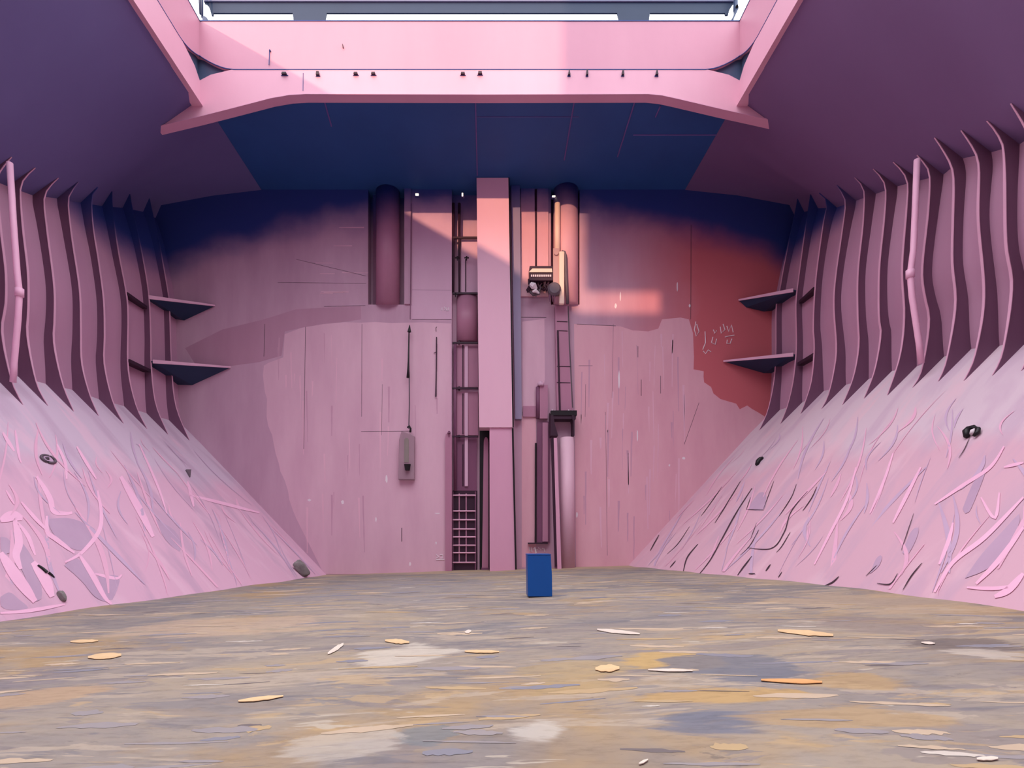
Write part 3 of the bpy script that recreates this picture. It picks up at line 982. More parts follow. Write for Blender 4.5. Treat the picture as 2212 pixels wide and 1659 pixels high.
mb.prism([P(x, y, 23.9) for x, y in ((1590, -40), (1594, -40), (1594, 8), (1596, 17), (1591, 28), (1586, 38), (1584, 46), (1581, 40), (1588, 28), (1589, 20), (1588, 14))], (0, 0.2, 0))
mb.build('arm', M['steel'], t, origin=t.location)
mb = MB()
mb.tube([P(1592, 14, 23.85), P(1592, 14, 24.15)], 0.06, 10)
mb.build('pivot_pin', M['black'], t, origin=t.location)

# lugs in a row under the coaming seam
LUG = [(615, 161, 11, 4, 'blunt'), (687, 161, 7, 7, 'square'), (769, 161, 9, 4, 'flat'), (807, 161, 9, 4, 'flat'), (1000, 161, 9, 4, 'flat'),
       (1037, 160, 9, 5, 'rounded'), (1229, 159, 5, 10, 'pointed'), (1268, 159, 4, 10, 'upright'), (1345, 160, 5, 8, 'stubby'), (1418, 159, 6, 10, 'pointed')]
for k, (px, py, w, h, kind) in enumerate(LUG):
    c0 = P(px, py, YH)
    t = thing('lashing_lug', c0, 'small %s dark lug on the end beam, %s in the row from the left' % (kind, ORD[k]), 'lug', 'lugs along the hatch end beam')
    s = YH / F
    mb = MB()
    top = 0.25 if kind == 'pointed' else 0.8
    pts = [c0 + Vector((-w / 2 * s, 0, -h / 2 * s)), c0 + Vector((w / 2 * s, 0, -h / 2 * s)), c0 + Vector((w / 2 * s * top, 0, h / 2 * s)), c0 + Vector((-w / 2 * s * top, 0, h / 2 * s))]
    mb.prism(pts, (0, -0.1, 0))
    mb.build('lug_plate', M['dark'], t, origin=c0)
    mb = MB()
    mb.box(c0 + Vector((-w * 0.7 * s, -0.02, -h * 0.7 * s)), c0 + Vector((w * 0.7 * s, 0.01, -h * 0.45 * s)))
    mb.build('weld_pad', M['plum'], t, origin=c0)
c0 = P(741, 101, YH)
mb = MB()
mb.prism([c0 + Vector((-0.03, 0, 0.08)), c0 + Vector((0.0, 0, 0.08)), c0 + Vector((0.04, 0, -0.08)), c0 + Vector((0.0, 0, -0.08))], (0, -0.06, 0))
tag(mb.build('lashing_lug', M['dark'], origin=c0), 'single dark lug high on the pale coaming above the beam', 'lug')
c0 = P(581, 108, YH)
t = thing('coaming_handle', c0, 'thin rusty rod on the coaming at the left', 'rod')
mb = MB()
mb.tube([P(581, 140, YH - 0.03), P(582, 110, YH - 0.03)], 0.018, 8)
mb.build('rod', M['mauve'], t, origin=c0)
mb = MB()
mb.tube([P(582, 110, YH - 0.03), P(584, 108, YH - 0.05)], 0.04, 8)
mb.build('rod_head', M['plum'], t, origin=c0)
mb = MB()
mb.tube([P(655, 158, YH - 0.005), P(654.5, 196, YH - 0.005)], 0.014, 6)
struct(mb.build('trim_1', M['mauve']))

# ------------------------------------------------------------------ far bulkhead: paint patches
WF = wall_far


def patch(name, mat, outline, lift=0.008, origin_y=None):
    mb = MB()
    y = D if origin_y is None else origin_y
    mb.prism([P(px, py, y) + Vector((0, -lift, 0)) for px, py in outline], (0, lift * 0.9, 0))
    return mb.build(name, mat, WF)


def rag(pts, amp=4, step=18):
    """adds small irregular steps along an outline"""
    out = []
    for a, b in zip(pts, pts[1:]):
        n = max(1, int(math.dist(a, b) / step))
        for k in range(n):
            t = k / n
            j = 0 if k == 0 else 1
            out.append((a[0] + (b[0] - a[0]) * t + j * R.uniform(-amp, amp), a[1] + (b[1] - a[1]) * t + j * R.uniform(-amp, amp)))
    out.append(pts[-1])
    return out


patch('paint_patch', M['patch'], [(570, 790)] + rag([(580, 784), (612, 772), (615, 722), (652, 708), (700, 700), (745, 696), (880, 697), (974, 699)], 1.5, 30) +
      [(974, 1240), (700, 1240), (640, 1120)] + rag([(640, 1120), (602, 1000), (576, 900), (570, 792)], 3))
patch('paint_patch', M['patch_r'], [(1240, 700), (1340, 705), (1367, 714)] + rag([(1372, 714), (1400, 716), (1422, 710), (1430, 690), (1470, 686), (1488, 690), (1497, 720), (1498, 798)], 2, 25) +
      rag([(1520, 802), (1521, 826), (1536, 836), (1541, 850), (1556, 862), (1590, 872), (1598, 884), (1614, 876), (1636, 890), (1660, 905)], 1.0, 12) +
      [(1600, 990), (1480, 1110), (1380, 1215), (1370, 1236), (1244, 1236)])
patch('paint_patch', M['panel'], [(889, 424), (976, 424), (976, 690), (889, 690)], 0.012)
patch('paint_patch', M['mauve_soft'], rag([(400, 752), (480, 712), (570, 690), (640, 668), (780, 660)], 0.5, 60) + [(780, 690), (660, 706), (615, 716), (608, 768), (560, 782), (430, 800)], 0.006)
patch('paint_patch', M['patch'], [(1128, 695), (1176, 689), (1177, 820), (1163, 880), (1128, 890)], 0.01)
patch('paint_patch', M['patch_r'], [(1127, 898), (1158, 898), (1158, 1225), (1127, 1225)], 0.01)
for mk, n, sd in (('drip_pale', 46, 1), ('drip_dark', 34, 2)):
    rr = random.Random(sd)
    mb = MB()
    for k in range(n):
        px = rr.choice((rr.uniform(600, 960), rr.uniform(1255, 1480)))
        y0_ = rr.uniform(705, 1120)
        ln = rr.uniform(20, 130)
        w_ = rr.uniform(1.2, 5.0)
        lean = rr.uniform(-0.03, 0.03)
        pts = []
        for j in range(7):
            u_ = j / 6
            pts.append((px + lean * ln * u_ - w_ * 0.5 * (1 - 0.6 * u_) + rr.uniform(-0.4, 0.4), y0_ + ln * u_))
        for j in range(6, -1, -1):
            u_ = j / 6
            pts.append((px + lean * ln * u_ + w_ * 0.5 * (1 - 0.6 * u_) + rr.uniform(-0.4, 0.4), y0_ + ln * u_))
        mb.poly([P(x, y, D - 0.0125) for x, y in pts])
    for k in range(8 if mk == 'drip_pale' else 0):
        px, py, ln = rr.uniform(660, 740), rr.uniform(470, 650), rr.uniform(20, 60)
        mb.poly([P(px, py, D - 0.0125), P(px + ln, py + rr.uniform(-1, 1), D - 0.0125), P(px + ln, py + 1.6, D - 0.0125), P(px, py + 1.2, D - 0.0125)])
    mb.build('drip', M[mk], WF, recalc=False)
# seams and drips as thin dark beads
mb = MB()
for (x0, y0, x1, y1, w) in ((660, 706, 656, 970, .012), (782, 700, 781, 900, .010), (780, 932, 890, 931, .010), (572, 700, 570, 770, .012), (826, 830, 824, 940, .008),
                            (1493, 486, 1492, 690, .012), (1427, 812, 1427, 850, .014), (1385, 820, 1385, 855, .016), (1378, 748, 1378, 772, .012),
                            (1510, 870, 1478, 960, .010), (1265, 830, 1264, 900, .008), (1308, 890, 1312, 1200, .008), (868, 1140, 868, 1170, .02),
                            (1325, 700, 1322, 860, .007), (1250, 790, 1280, 790, .010), (1246, 700, 1330, 704, .012), (700, 662, 789, 660, .008),
                            (890, 690, 975, 690, .008), (890, 626, 975, 627, .006), (1126, 685, 1180, 686, .012), (640, 560, 790, 596, .006), (600, 610, 790, 612, .006)):
    mb.tube([P(x0, y0, D - 0.01), P(x1, y1, D - 0.01)], w, 6)
mb.build('scratch', M['line'], WF)
mb = MB()
for (px, py, w, h) in ((835, 1035, 5, 18), (812, 1122, 4, 12), (945, 1109, 14, 3), (886, 1218, 5, 10), (942, 1173, 4, 7), (1446, 1005, 4, 5), (1477, 990, 7, 6), (1246, 1112, 5, 14),
                       (1330, 660, 5, 12), (1377, 940, 3, 26), (1337, 820, 4, 40), (1340, 640, 3, 20), (1463, 618, 3, 22), (1490, 660, 4, 8), (740, 1085, 7, 10), (668, 1080, 8, 6),
                       (1002, 426, 2, 5)):
    pts = []
    for k in range(9):
        a = 2 * math.pi * k / 9
        rr = R.uniform(0.75, 1.1)
        pts.append(P(px + w / 2 * rr * math.cos(a), py + h / 2 * rr * math.sin(a), D - 0.014))
    mb.prism(pts, (0, 0.01, 0))
# scrawled white marks
def scrawl(strokes, wd, y=D - 0.02):
    for s in strokes:
        mb.tube([P(x, yy, y) for x, yy in s], wd, 5)


scrawl([[(955, 664), (955, 671)], [(959, 663), (962, 667), (959, 671)], [(964, 664), (964, 671), (969, 671), (969, 664)],
        [(942, 1198), (948, 1203), (942, 1206)], [(950, 1199), (956, 1199), (956, 1206), (950, 1206)], [(942, 1209), (960, 1209)]], 0.028)
scrawl([[(1503, 695), (1500, 712), (1504, 726), (1510, 716), (1505, 700)], [(1523, 716), (1524, 740), (1518, 755)], [(1519, 758), (1524, 764), (1530, 756), (1536, 760)],
        [(1541, 712), (1544, 720), (1548, 714)], [(1540, 728), (1537, 740), (1545, 744), (1548, 732)], [(1556, 706), (1558, 720), (1566, 712), (1562, 700)],
        [(1570, 704), (1574, 716), (1580, 702), (1584, 718)], [(1566, 728), (1574, 726), (1586, 724)], [(1571, 734), (1570, 742), (1577, 742), (1581, 732)]], 0.026)
mb.build('chalk_mark', M['white'], WF)

# ------------------------------------------------------------------ far bulkhead: fixtures
# central casing
t = thing('box_casing', P(1085, 1229, 28.9), 'tall pale pink box casing up the middle of the far bulkhead', 'casing')
mb = MB()
yf = 28.7
mb.hexa([P(1035, 923, yf), P(1107, 923, yf), P(1107, 923, yf) + Vector((0, 0.9, 0)), P(1035, 923, yf) + Vector((0, 0.9, 0)),
         P(1029.5, 384, yf), P(1098, 384, yf), P(1098, 384, yf) + Vector((0, 0.9, 0)), P(1029.5, 384, yf) + Vector((0, 0.9, 0))])
mb.build('upper_casing', M['casing'], t, origin=t.location)
mb = MB()
mb.hexa([P(1058, 1236, 28.8), P(1114, 1236, 28.8), P(1114, 1236, 28.8) + Vector((0, 0.9, 0)), P(1058, 1236, 28.8) + Vector((0, 0.9, 0)),
         P(1057.5, 923, 28.8), P(1107, 923, 28.8), P(1107, 923, 28.8) + Vector((0, 0.9, 0)), P(1057.5, 923, 28.8) + Vector((0, 0.9, 0))])
mb.build('lower_casing', M['casing_low'], t, origin=t.location)
mb = MB()
for a, b in (((1098.5, 383), (1108, 923)), ((1107.5, 925), (1114.5, 1230))):
    mb.tube([P(*a, 28.75), P(*b, 28.75)], 0.05, 8)
mb.build('corner_angle', M['black'], t, origin=t.location)
mb = MB()
mb.hexa([P(1113, 905, 29.3), P(1127, 905, 29.3), P(1127, 905, 29.3) + Vector((0, 0.38, 0)), P(1113, 905, 29.3) + Vector((0, 0.38, 0)),
         P(1104, 400, 29.3), P(1123, 400, 29.3), P(1123, 400, 29.3) + Vector((0, 0.38, 0)), P(1104, 400, 29.3) + Vector((0, 0.38, 0))])
mb.build('side_shade_strip', M['side_shade'], t, origin=t.location)  # added strip standing in for the shade right of the casing
# arched post in the dark slot beside the casing
t = thing('arched_post', P(1047, 1229, 29.9), 'slim grey mauve round-topped post in the dark slot beside the casing', 'post')
mb = MB()
pts = [P(1041, 1234, 29.9), P(1055, 1234, 29.9)] + [P(1050 + 5 * math.cos(a), 956 - 12 * math.sin(a), 29.9) for a in [math.pi * k / 8 for k in range(9)]]
mb.prism(pts, (0, 0.2, 0))
mb.build('post_body', M['mauve'], t, origin=t.location)
mb = MB()
mb.box(P(1036, 1236, 30.12), P(1058, 905, 30.18))
mb.build('slot_shade_sheet', M['black'], t, origin=t.location)  # black sheet put in for the darkness of the deep slot
mb = MB()
mb.box(P(1040, 1236, 29.88), P(1056, 1226, 30.1))
mb.build('foot', M['plum'], t, origin=t.location)

# service riser in the recess left of the casing
yr = 29.85
t = thing('service_riser', P(1005, 1040, yr), 'plum service riser with dark pipes and clamp bars left of the casing', 'riser')
mb = MB()
mb.tube([P(979, 440, yr), P(979, 632, yr)], [0.10, 0.07], 10)
mb.build('pipe', M['dark'], t, smooth=True, origin=t.location)
mb = MB()
mb.tube([P(992, 440, yr), P(992, 632, yr)], [0.09, 0.05], 10)
mb.build('pipe', M['dark'], t, smooth=True, origin=t.location)
mb = MB()
mb.tube([P(983, 742, yr), P(983, 1060, yr)], 0.09, 10)
mb.build('pipe', M['plum'], t, smooth=True, origin=t.location)
for y in (514, 634, 741, 839, 943):
    mb = MB()
    mb.box(P(977.5, y + 1.0, yr - 0.10), P(1033, y - 1.0, yr + 0.0))
    mb.box(P(990, y + 1.0, yr + 0.0), P(994, y - 1.0, yr + 0.34))
    mb.build('clamp_bar', M['dark'], t, origin=t.location)
mb = MB()
mb.tube([P(1009, 738, yr + 0.25), P(1009, 638, yr + 0.25)], 0.62, 24, flat=0.5)
mb.build('round_duct', M['mauve'], t, smooth=True, origin=t.location)
for (x0, x1, y0, y1, mk) in ((996, 1034, 518, 632, 'panel'), (986, 1033, 745, 836, 'mauve'), (986, 1033, 848, 940, 'mauve'), (986, 1030, 947, 1060, 'plum')):
    mb = MB()
    mb.box(P(x0, y1, yr + 0.15), P(x1, y0, yr + 0.35))
    mb.build('cover_panel', M[mk], t, origin=t.location)
for x, y0, y1 in ((1000, 745, 836), (1000, 850, 938), (1000, 960, 1050), (1006, 560, 630)):
    mb = MB()
    mb.tube([P(x, y0, yr + 0.13), P(x, y1, yr + 0.13)], 0.03, 8)
    mb.build('cable', M['dark'], t, origin=t.location)
for y0, y1 in ((836, 746), (1050, 850)):
    mb = MB()
    mb.box(P(1004, y0, yr + 0.05), P(1011, y1, yr + 0.2))
    mb.build('conduit', M['panel'], t, origin=t.location)
# hooks on the riser
for (x, y) in ((988, 557), (1008, 557), (984, 636)):
    mb = MB()
    mb.tube([P(x - 5, y, yr - 0.1), P(x, y, yr - 0.1), P(x + 5, y, yr - 0.1)], 0.035, 8)
    mb.tube([P(x, y - 3, yr - 0.1), P(x, y + 6, yr - 0.1)], [0.05, 0.02], 8)
    mb.build('hook', M['black'], t, origin=t.location)

# ladder below it
t = thing('wall_ladder', P(1002, 1229, 29.9), 'pink rung ladder at the foot of the dark recess left of the casing', 'ladder')
yl = 29.9
for x in (978.5, 1027):
    mb = MB()
    mb.box(P(x - 1.2, 1236, yl), P(x + 1.2, 1062, yl + 0.12))
    mb.build('stile', M['plum'], t, origin=t.location)
for x in (992, 1007):
    mb = MB()
    mb.box(P(x - 1.3, 1214, yl + 0.05), P(x + 1.3, 1066, yl + 0.1))
    mb.build('middle_stile', M['mauve'], t, origin=t.location)
mb = MB()
mb.box(P(978, 1236, 30.02), P(1031, 1060, 30.16))
mb.build('recess_shade_sheet', M['dark'], t, origin=t.location)  # dark sheet added to deepen the shade behind the rungs
for y in (1070, 1104, 1123, 1143, 1160, 1178, 1194, 1215):
    mb = MB()
    mb.tube([P(978, y, yl + 0.03), P(1028, y, yl + 0.03)], 0.045, 8)
    mb.build('rung', M['flange'], t, origin=t.location)
# round-topped pale post left of the recess
t = thing('capped_post', P(968, 1229, D - 0.1), 'mauve post with a rounded cap along the left edge of the ladder recess', 'post')
mb = MB()
mb.prism([P(962, 1238, D - 0.2), P(976, 1238, D - 0.2), P(976, 945, D - 0.2), P(973, 937, D - 0.2), P(968, 935, D - 0.2), P(963, 938, D - 0.2), P(962, 946, D - 0.2)], (0, 0.2, 0))
mb.build('post_body', M['mauve'], t, origin=t.location)
mb = MB()
mb.tube([P(970, 936, D - 0.25), P(970, 931, D - 0.25)], [0.10, 0.05], 10)
mb.tube([P(970, 944, D - 0.25), P(970, 936, D - 0.25)], 0.02, 8)
mb.build('cap_knob', M['plum'], t, origin=t.location)

# big round ducts in their niches
t = thing('round_duct', P(838, 658, D + 0.2), 'mauve half-round vent duct in the tall niche left of the riser', 'duct', 'half-round ducts in the bulkhead niches')
mb = MB()
a, b = P(838, 661, D + 0.25), P(838, 400, D + 0.25)
mb.tube([(a.x, a.y, ZC[1]), (b.x, b.y, CEIL - 0.01)], 0.70, 32)
mb.build('duct_shell', M['mauve'], t, smooth=True, origin=t.location)
mb = MB()
mb.box(P(806, 658, D + 0.45), P(817, 395, D + 0.74))
mb.build('side_strip', M['plum'], t, origin=t.location)
t = thing('round_duct', P(1221, 656, D), 'sunlit half-round vent duct in the niche right of the casing', 'duct', 'half-round ducts in the bulkhead niches')
mb = MB()
a = P(1222, 656, D + 0.1)
mb.tube([(a.x, a.y, ZC[1]), (a.x, a.y, CEIL - 0.01)], 0.72, 32)
mb.build('duct_shell', M['patch_r'], t, smooth=True, origin=t.location)
mb = MB()
a = P(1204, 656, D - 0.62)
mb.tube([(a.x, a.y, pyZ(560)), (a.x, a.y, pyZ(455))], 0.16, 16)
mb.build('duct_highlight', M['cream'], t, smooth=True, origin=t.location)  # cream tube standing in for the bright highlight on the duct

# panels right of the casing
t = thing('wall_panel', P(1154, 640, D - 0.08), 'pair of tall pink panels split by a dark conduit right of the casing', 'panel')
mb = MB()
mb.box(P(1125, 640, D - 0.10), P(1155.5, 400, D))
mb.build('panel_plate', M['patch_r'], t, origin=t.location)
mb = MB()
mb.box(P(1160, 640, D - 0.10), P(1184, 400, D))
mb.build('panel_plate', M['patch_r'], t, origin=t.location)
mb = MB()
mb.tube([P(1158, 582, D - 0.1), P(1157.5, 410, D - 0.1)], [0.04, 0.07], 8)
mb.build('conduit', M['dark'], t, smooth=True, origin=t.location)

# machine box with tangled fittings
y0 = D - 0.75
t = thing('winch_box', P(1168, 640, y0), 'dark maroon winch box with tangled fittings hanging beneath, right of the casing', 'winch')
mb = MB()
mb.box(P(1144, 606, y0), P(1193, 588, y0 + 0.7))
mb.box(P(1145, 622, y0 + 0.35), P(1190, 606, y0 + 0.6))
mb.build('housing', M['dark'], t, bevel=0.03, origin=t.location)
mb = MB()
mb.hexa([P(1142, 588, y0 - 0.05), P(1193, 588, y0 - 0.05), P(1193, 588, y0 + 0.72), P(1142, 588, y0 + 0.72),
         P(1150, 580, y0), P(1192, 580, y0), P(1192, 580, y0 + 0.72), P(1150, 580, y0 + 0.72)])
mb.build('lid', M['cream'], t, origin=t.location)
mb = MB()
for k in range(11):
    x = 1147 + k * 4.1
    mb.box(P(x, 597.5, y0 - 0.03), P(x + 2.6, 593.8, y0))
mb.build('name_plate', M['white'], t, origin=t.location)
mb = MB()
for k in range(16):
    x = R.uniform(1142, 1186)
    p = [P(x + R.uniform(-3, 3) * j, 604 + j * R.uniform(5, 9), y0 + R.uniform(0.05, 0.3)) for j in range(4)]
    mb.tube(p, R.uniform(0.03, 0.07), 7)
mb.build('hose', M['dark'], t, smooth=True, origin=t.location)
mb = MB()
mb.tube([P(1146, 614, y0 - 0.05), P(1153, 618, y0 - 0.1), P(1160, 624, y0 - 0.05)], [0.12, 0.2, 0.05], 8)
mb.tube([P(1150, 630, y0 - 0.02), P(1157, 628, y0 - 0.05), P(1165, 634, y0)], [0.05, 0.12, 0.04], 8)
mb.build('bright_fitting', M['white'], t, origin=t.location)
mb = MB()
mb.tube([P(1141, 626, y0 + 0.2), P(1152, 637, y0 + 0.2), P(1164, 634, y0 + 0.2), P(1166, 622, y0 + 0.2)], 0.08, 8)
mb.build('hose_loop', M['grey'], t, smooth=True, origin=t.location)
t = thing('gear_drum', P(1197, 640, D - 0.3), 'round dark rope drum beside the winch box', 'drum')
mb = MB()
a = P(1198, 622, D - 1.25)
mb.tube([a + Vector((0, 0.28, 0)), a + Vector((0, 0.1, 0)), a], [0.36, 0.38, 0.28], 14)
mb.build('drum_body', M['grey'], t, smooth=False, origin=t.location)
mb = MB()
for dx in (-6, 0, 5):
    mb.tube([P(1195 + dx, 632, D - 1.1), P(1193 + dx, 644, D - 1.1), P(1194 + dx, 652, D - 1.1)], [0.05, 0.03, 0.015], 6)
mb.build('rope_end', M['plum'], t, origin=t.location)

# cream standpipe with bent top and its back plate
t = thing('cream_standpipe', P(1214, 656, D - 0.6), 'cream painted standpipe with a hooked top in front of the sunlit duct', 'pipe')
mb = MB()
mb.box(P(1195, 640, D - 0.80), P(1208, 538, D - 0.72))
mb.build('back_plate', M['beige'], t, origin=t.location)
mb = MB()
mb.box(P(1208, 656, D - 0.95), P(1218, 547, D - 0.72))
mb.build('pipe', M['cream'], t, bevel=0.05, origin=t.location)
mb = MB()
mb.tube([P(1213, 544, D - 0.82), P(1219, 545, D - 0.82), P(1221.5, 552, D - 0.82), P(1223, 600, D - 0.82), P(1226, 656, D - 0.82)], 0.09, 10)
mb.build('shadow_pipe', M['grey'], t, smooth=True, origin=t.location)
mb = MB()
a = P(1201, 548, D - 0.78)
mb.tube([a, a + Vector((0, -0.12, 0))], 0.13, 14)
mb.build('knob', M['beige'], t, origin=t.location)

# tapering riser down to the bracket
t = thing('tapered_duct', P(1217, 890, D - 0.3), 'tapering mauve duct with dark joints above the wall bracket', 'duct')
mb = MB()
mb.hexa([P(1203, 889, D - 0.35), P(1236, 889, D - 0.35), P(1236, 889, D - 0.35) + Vector((0, 0.36, 0)), P(1203, 889, D - 0.35) + Vector((0, 0.36, 0)),
         P(1199, 661, D - 0.35), P(1226, 661, D - 0.35), P(1226, 661, D - 0.35) + Vector((0, 0.36, 0)), P(1199, 661, D - 0.35) + Vector((0, 0.36, 0))])
mb.build('duct_body', M['mauve'], t, origin=t.location)
for y in (694, 714, 791, 826):
    mb = MB()
    mb.tube([P(1203, y, D - 0.36), P(1232 if y > 760 else 1226, y + 1, D - 0.36)], 0.022, 6)
    mb.build('joint', M['dark'], t, origin=t.location)
mb = MB()
mb.tube([P(1205, 715, D - 0.4), P(1207, 800, D - 0.4), P(1209.5, 888, D - 0.4)], 0.05, 8)
mb.build('cable', M['dark'], t, origin=t.location)
mb = MB()
mb.tube([P(1226.5, 662, D - 0.3), P(1229, 740, D - 0.3), P(1236, 880, D - 0.3)], 0.06, 8)
mb.build('edge_angle', M['grey'], t, origin=t.location)

t = thing('wall_bracket', P(1215, 938, D - 0.6), 'black steel bracket shelf on the bulkhead under the tapering duct', 'bracket')
yb = D - 0.8
mb = MB()
mb.box(P(1190, 897, yb), P(1241, 894, D))
mb.build('bracket_plate', M['black'], t, origin=t.location)
for x, sgn in ((1189.5, 1), (1241, -1)):
    mb = MB()
    w_ = 3 if sgn > 0 else 2.5
    a = P(x, 896, yb)
    mb.prism([P(x, 897, yb), P(x, 941, yb), P(x + sgn * 16 * (1 if sgn > 0 else 0.2), 941, yb), P(x + sgn * 8 * (1 if sgn > 0 else 0.4), 912, yb), P(x + sgn * 6, 897, yb)], (0, 0.75, 0))
    mb.build('side_cheek', M['dark'], t, origin=t.location)
mb = MB()
mb.box(P(1192, 905, yb + 0.05), P(1239, 897, D))
mb.build('shade_skirt', M['dark'], t, origin=t.location)
for k, (x0, x1, h, lab) in enumerate(((1190, 1206, 7, 'crumpled white scrap at the outer end of the black bracket shelf'), (1214, 1237, 9, 'long white scrap lying along the black bracket shelf'))):
    mb = MB()
    for j in range(6):
        xa = x0 + (x1 - x0) * j / 6
        mb.tube([P(xa, 893, yb + 0.15), P(xa + 3, 893 - R.uniform(2, h), yb + 0.25), P(xa + R.uniform(4, 8), 892, yb + 0.2)], 0.05, 6)
    tag(mb.build('paper_scrap', M['white'], origin=P(x0, 893, yb)), lab, 'scrap')

# pipes below the bracket
t = thing('standpipe', P(1219, 1228, D - 0.25), 'thick rose pipe rising from the floor beneath the black bracket', 'pipe')
mb = MB()
mb.tube([P(1227, 1234, D - 0.45), P(1225, 946, D - 0.45)], 0.40, 24)
mb.build('pipe', M['patch'], t, smooth=True, origin=t.location)
mb = MB()
mb.box(P(1200, 1230, D - 0.45), P(1240, 1222, D - 0.02))
mb.build('foot', M['plum'], t, origin=t.location)
t = thing('flat_post', P(1206, 1228, D - 0.5), 'slim leaning pink post between the thick pipe and the dark slot', 'post')
mb = MB()
mb.hexa([P(1204, 1232, D - 1.05), P(1213, 1232, D - 1.05), P(1213, 1232, D - 0.9), P(1204, 1232, D - 0.9),
         P(1196, 946, D - 1.05), P(1203, 946, D - 1.05), P(1203, 946, D - 0.9), P(1196, 946, D - 0.9)])
mb.build('post_body', M['casing_low'], t, origin=t.location)
mb = MB()
mb.tube([P(1193, 946, D - 0.95), P(1201.5, 1224, D - 0.95)], 0.09, 8)
mb.build('edge_bar', M['dark'], t, origin=t.location)

# dome-topped vent pipe and lower panel
t = thing('vent_pipe', P(1166, 900, D - 0.2), 'mauve vent pipe with a pale dome cap low between casing and duct', 'pipe')
mb = MB()
mb.tube([P(1162, 904, D - 0.2), P(1162, 836, D - 0.2)], 0.12, 12)
mb.build('pipe', M['plum'], t, smooth=True, origin=t.location)
mb = MB()
mb.box(P(1166, 904, D - 0.3), P(1182, 835, D - 0.02))
mb.build('pipe_casing', M['mauve'], t, origin=t.location)
mb = MB()
a = P(1168, 834, D - 0.25)
mb.tube([a, a + Vector((0, 0, 0.12)), a + Vector((0, 0, 0.24)), a + Vector((0, 0, 0.30))], [0.21, 0.19, 0.12, 0.02], 16)
mb.build('dome_cap', M['panel'], t, smooth=True, origin=t.location)
mb = MB()
mb.box(P(1130, 900, D - 0.12), P(1168, 878, D - 0.02))
mb.build('side_plate', M['mauve'], t, origin=t.location)
t = thing('lower_panel', P(1175, 1172, D - 0.12), 'tall plum panel behind the blue bin with a black rod along it', 'panel')
mb = MB()
mb.box(P(1160, 1172, D - 0.15), P(1187, 912, D - 0.01))
mb.build('panel_plate', M['plum'], t, origin=t.location)
mb = MB()
mb.box(P(1172, 1170, D - 0.25), P(1183, 914, D - 0.1))
mb.build('raised_strip', M['mauve'], t, origin=t.location)
mb = MB()
mb.tube([P(1157, 1172, D - 0.2), P(1157.5, 957, D - 0.2)], 0.055, 8)
mb.build('rod', M['black'], t, origin=t.location)
mb = MB()
mb.box(P(1141, 1175, D - 0.35), P(1182, 1172, D))
mb.build('ledge', M['dark'], t, origin=t.location)
mb = MB()
for k in range(9):
    x = 1143 + k * 4
    mb.tube([P(x, 1184 + R.uniform(-3, 3), D - 0.06), P(x + 2, 1188 + R.uniform(-4, 4), D - 0.06)], 0.03, 5)
mb.tube([P(1155, 1182, D - 0.06), P(1158, 1195, D - 0.06)], 0.05, 6)
mb.build('chalk_mark', M['white'], t, origin=t.location)

# hanging cable with its lamp
t = thing('hanging_lamp', P(879, 1016, D - 0.35), 'grey work lamp hanging on a dark cable left of the ladder recess', 'lamp')
yy = D - 0.35
mb = MB()
mb.tube([P(888, 440, D - 0.12), P(887.5, 560, D - 0.14), P(886, 690, yy)], 0.022, 6)
mb.build('upper_cable', M['plum'], t, origin=t.location)
mb = MB()
mb.tube([P(884, 717, yy), P(885, 702, yy)], [0.11, 0.02], 10)
mb.build('cone_shackle', M['black'], t, origin=t.location)
mb = MB()
mb.tube([P(883.5, 717, yy), P(882.5, 780, yy), P(882, 800, yy), P(881.5, 816, yy)], [0.035, 0.05, 0.07, 0.10], 10)
mb.build('tapered_sleeve', M['black'], t, smooth=True, origin=t.location)
mb = MB()
mb.tube([P(884, 816, yy), P(884.5, 870, yy), P(883, 926, yy)], 0.035, 8)
mb.build('lower_cable', M['grey'], t, origin=t.location)
mb = MB()
mb.tube([P(880, 924, yy), P(884, 920, yy), P(887, 926, yy), P(886, 934, yy)], 0.06, 8)
mb.build('hook', M['black'], t, smooth=True, origin=t.location)
mb = MB()
mb.prism([P(860, 1036, yy), P(895, 1036, yy), P(895, 942, yy), P(885, 936, yy), P(867, 931, yy), P(862, 950, yy)], (0, 0.33, 0))
mb.build('housing', M['lamp_grey'], t, bevel=0.03, origin=t.location)
mb = MB()
mb.prism([P(873, 999, yy - 0.02), P(883, 999, yy - 0.02), P(883, 950, yy - 0.02), P(881, 946, yy - 0.02), P(876, 946, yy - 0.02), P(873, 950, yy - 0.02)], (0, 0.05, 0))
mb.build('window', M['glass'], t, origin=t.location)
mb = MB()
mb.tube([P(880, 1003, yy - 0.12), P(880, 1008, yy - 0.12), P(880, 1016, yy - 0.12)], [0.2, 0.17, 0.14], 12)
mb.build('lens_knob', M['black'], t, origin=t.location)
# thin rod
t = thing('hanging_rod', P(942, 857, D - 0.08), 'thin dark rod fixed upright on the pink panel left of the recess', 'rod')
mb = MB()
mb.tube([P(943, 728, D - 0.08), P(942.5, 790, D - 0.08), P(941.5, 857, D - 0.08)], [0.028, 0.03, 0.04], 8)
mb.build('rod', M['dark'], t, origin=t.location)
mb = MB()
mb.tube([P(943, 760, D - 0.08), P(937, 763, D - 0.05)], 0.02, 6)
mb.build('wall_clip', M['dark'], t, origin=t.location)
mb = MB()
mb.tube([P(942, 716, D - 0.03), P(941.5, 708, D - 0.03), P(943.5, 706, D - 0.03)], 0.015, 6)
mb.build('wall_clip', M['dark'], t, origin=t.location)

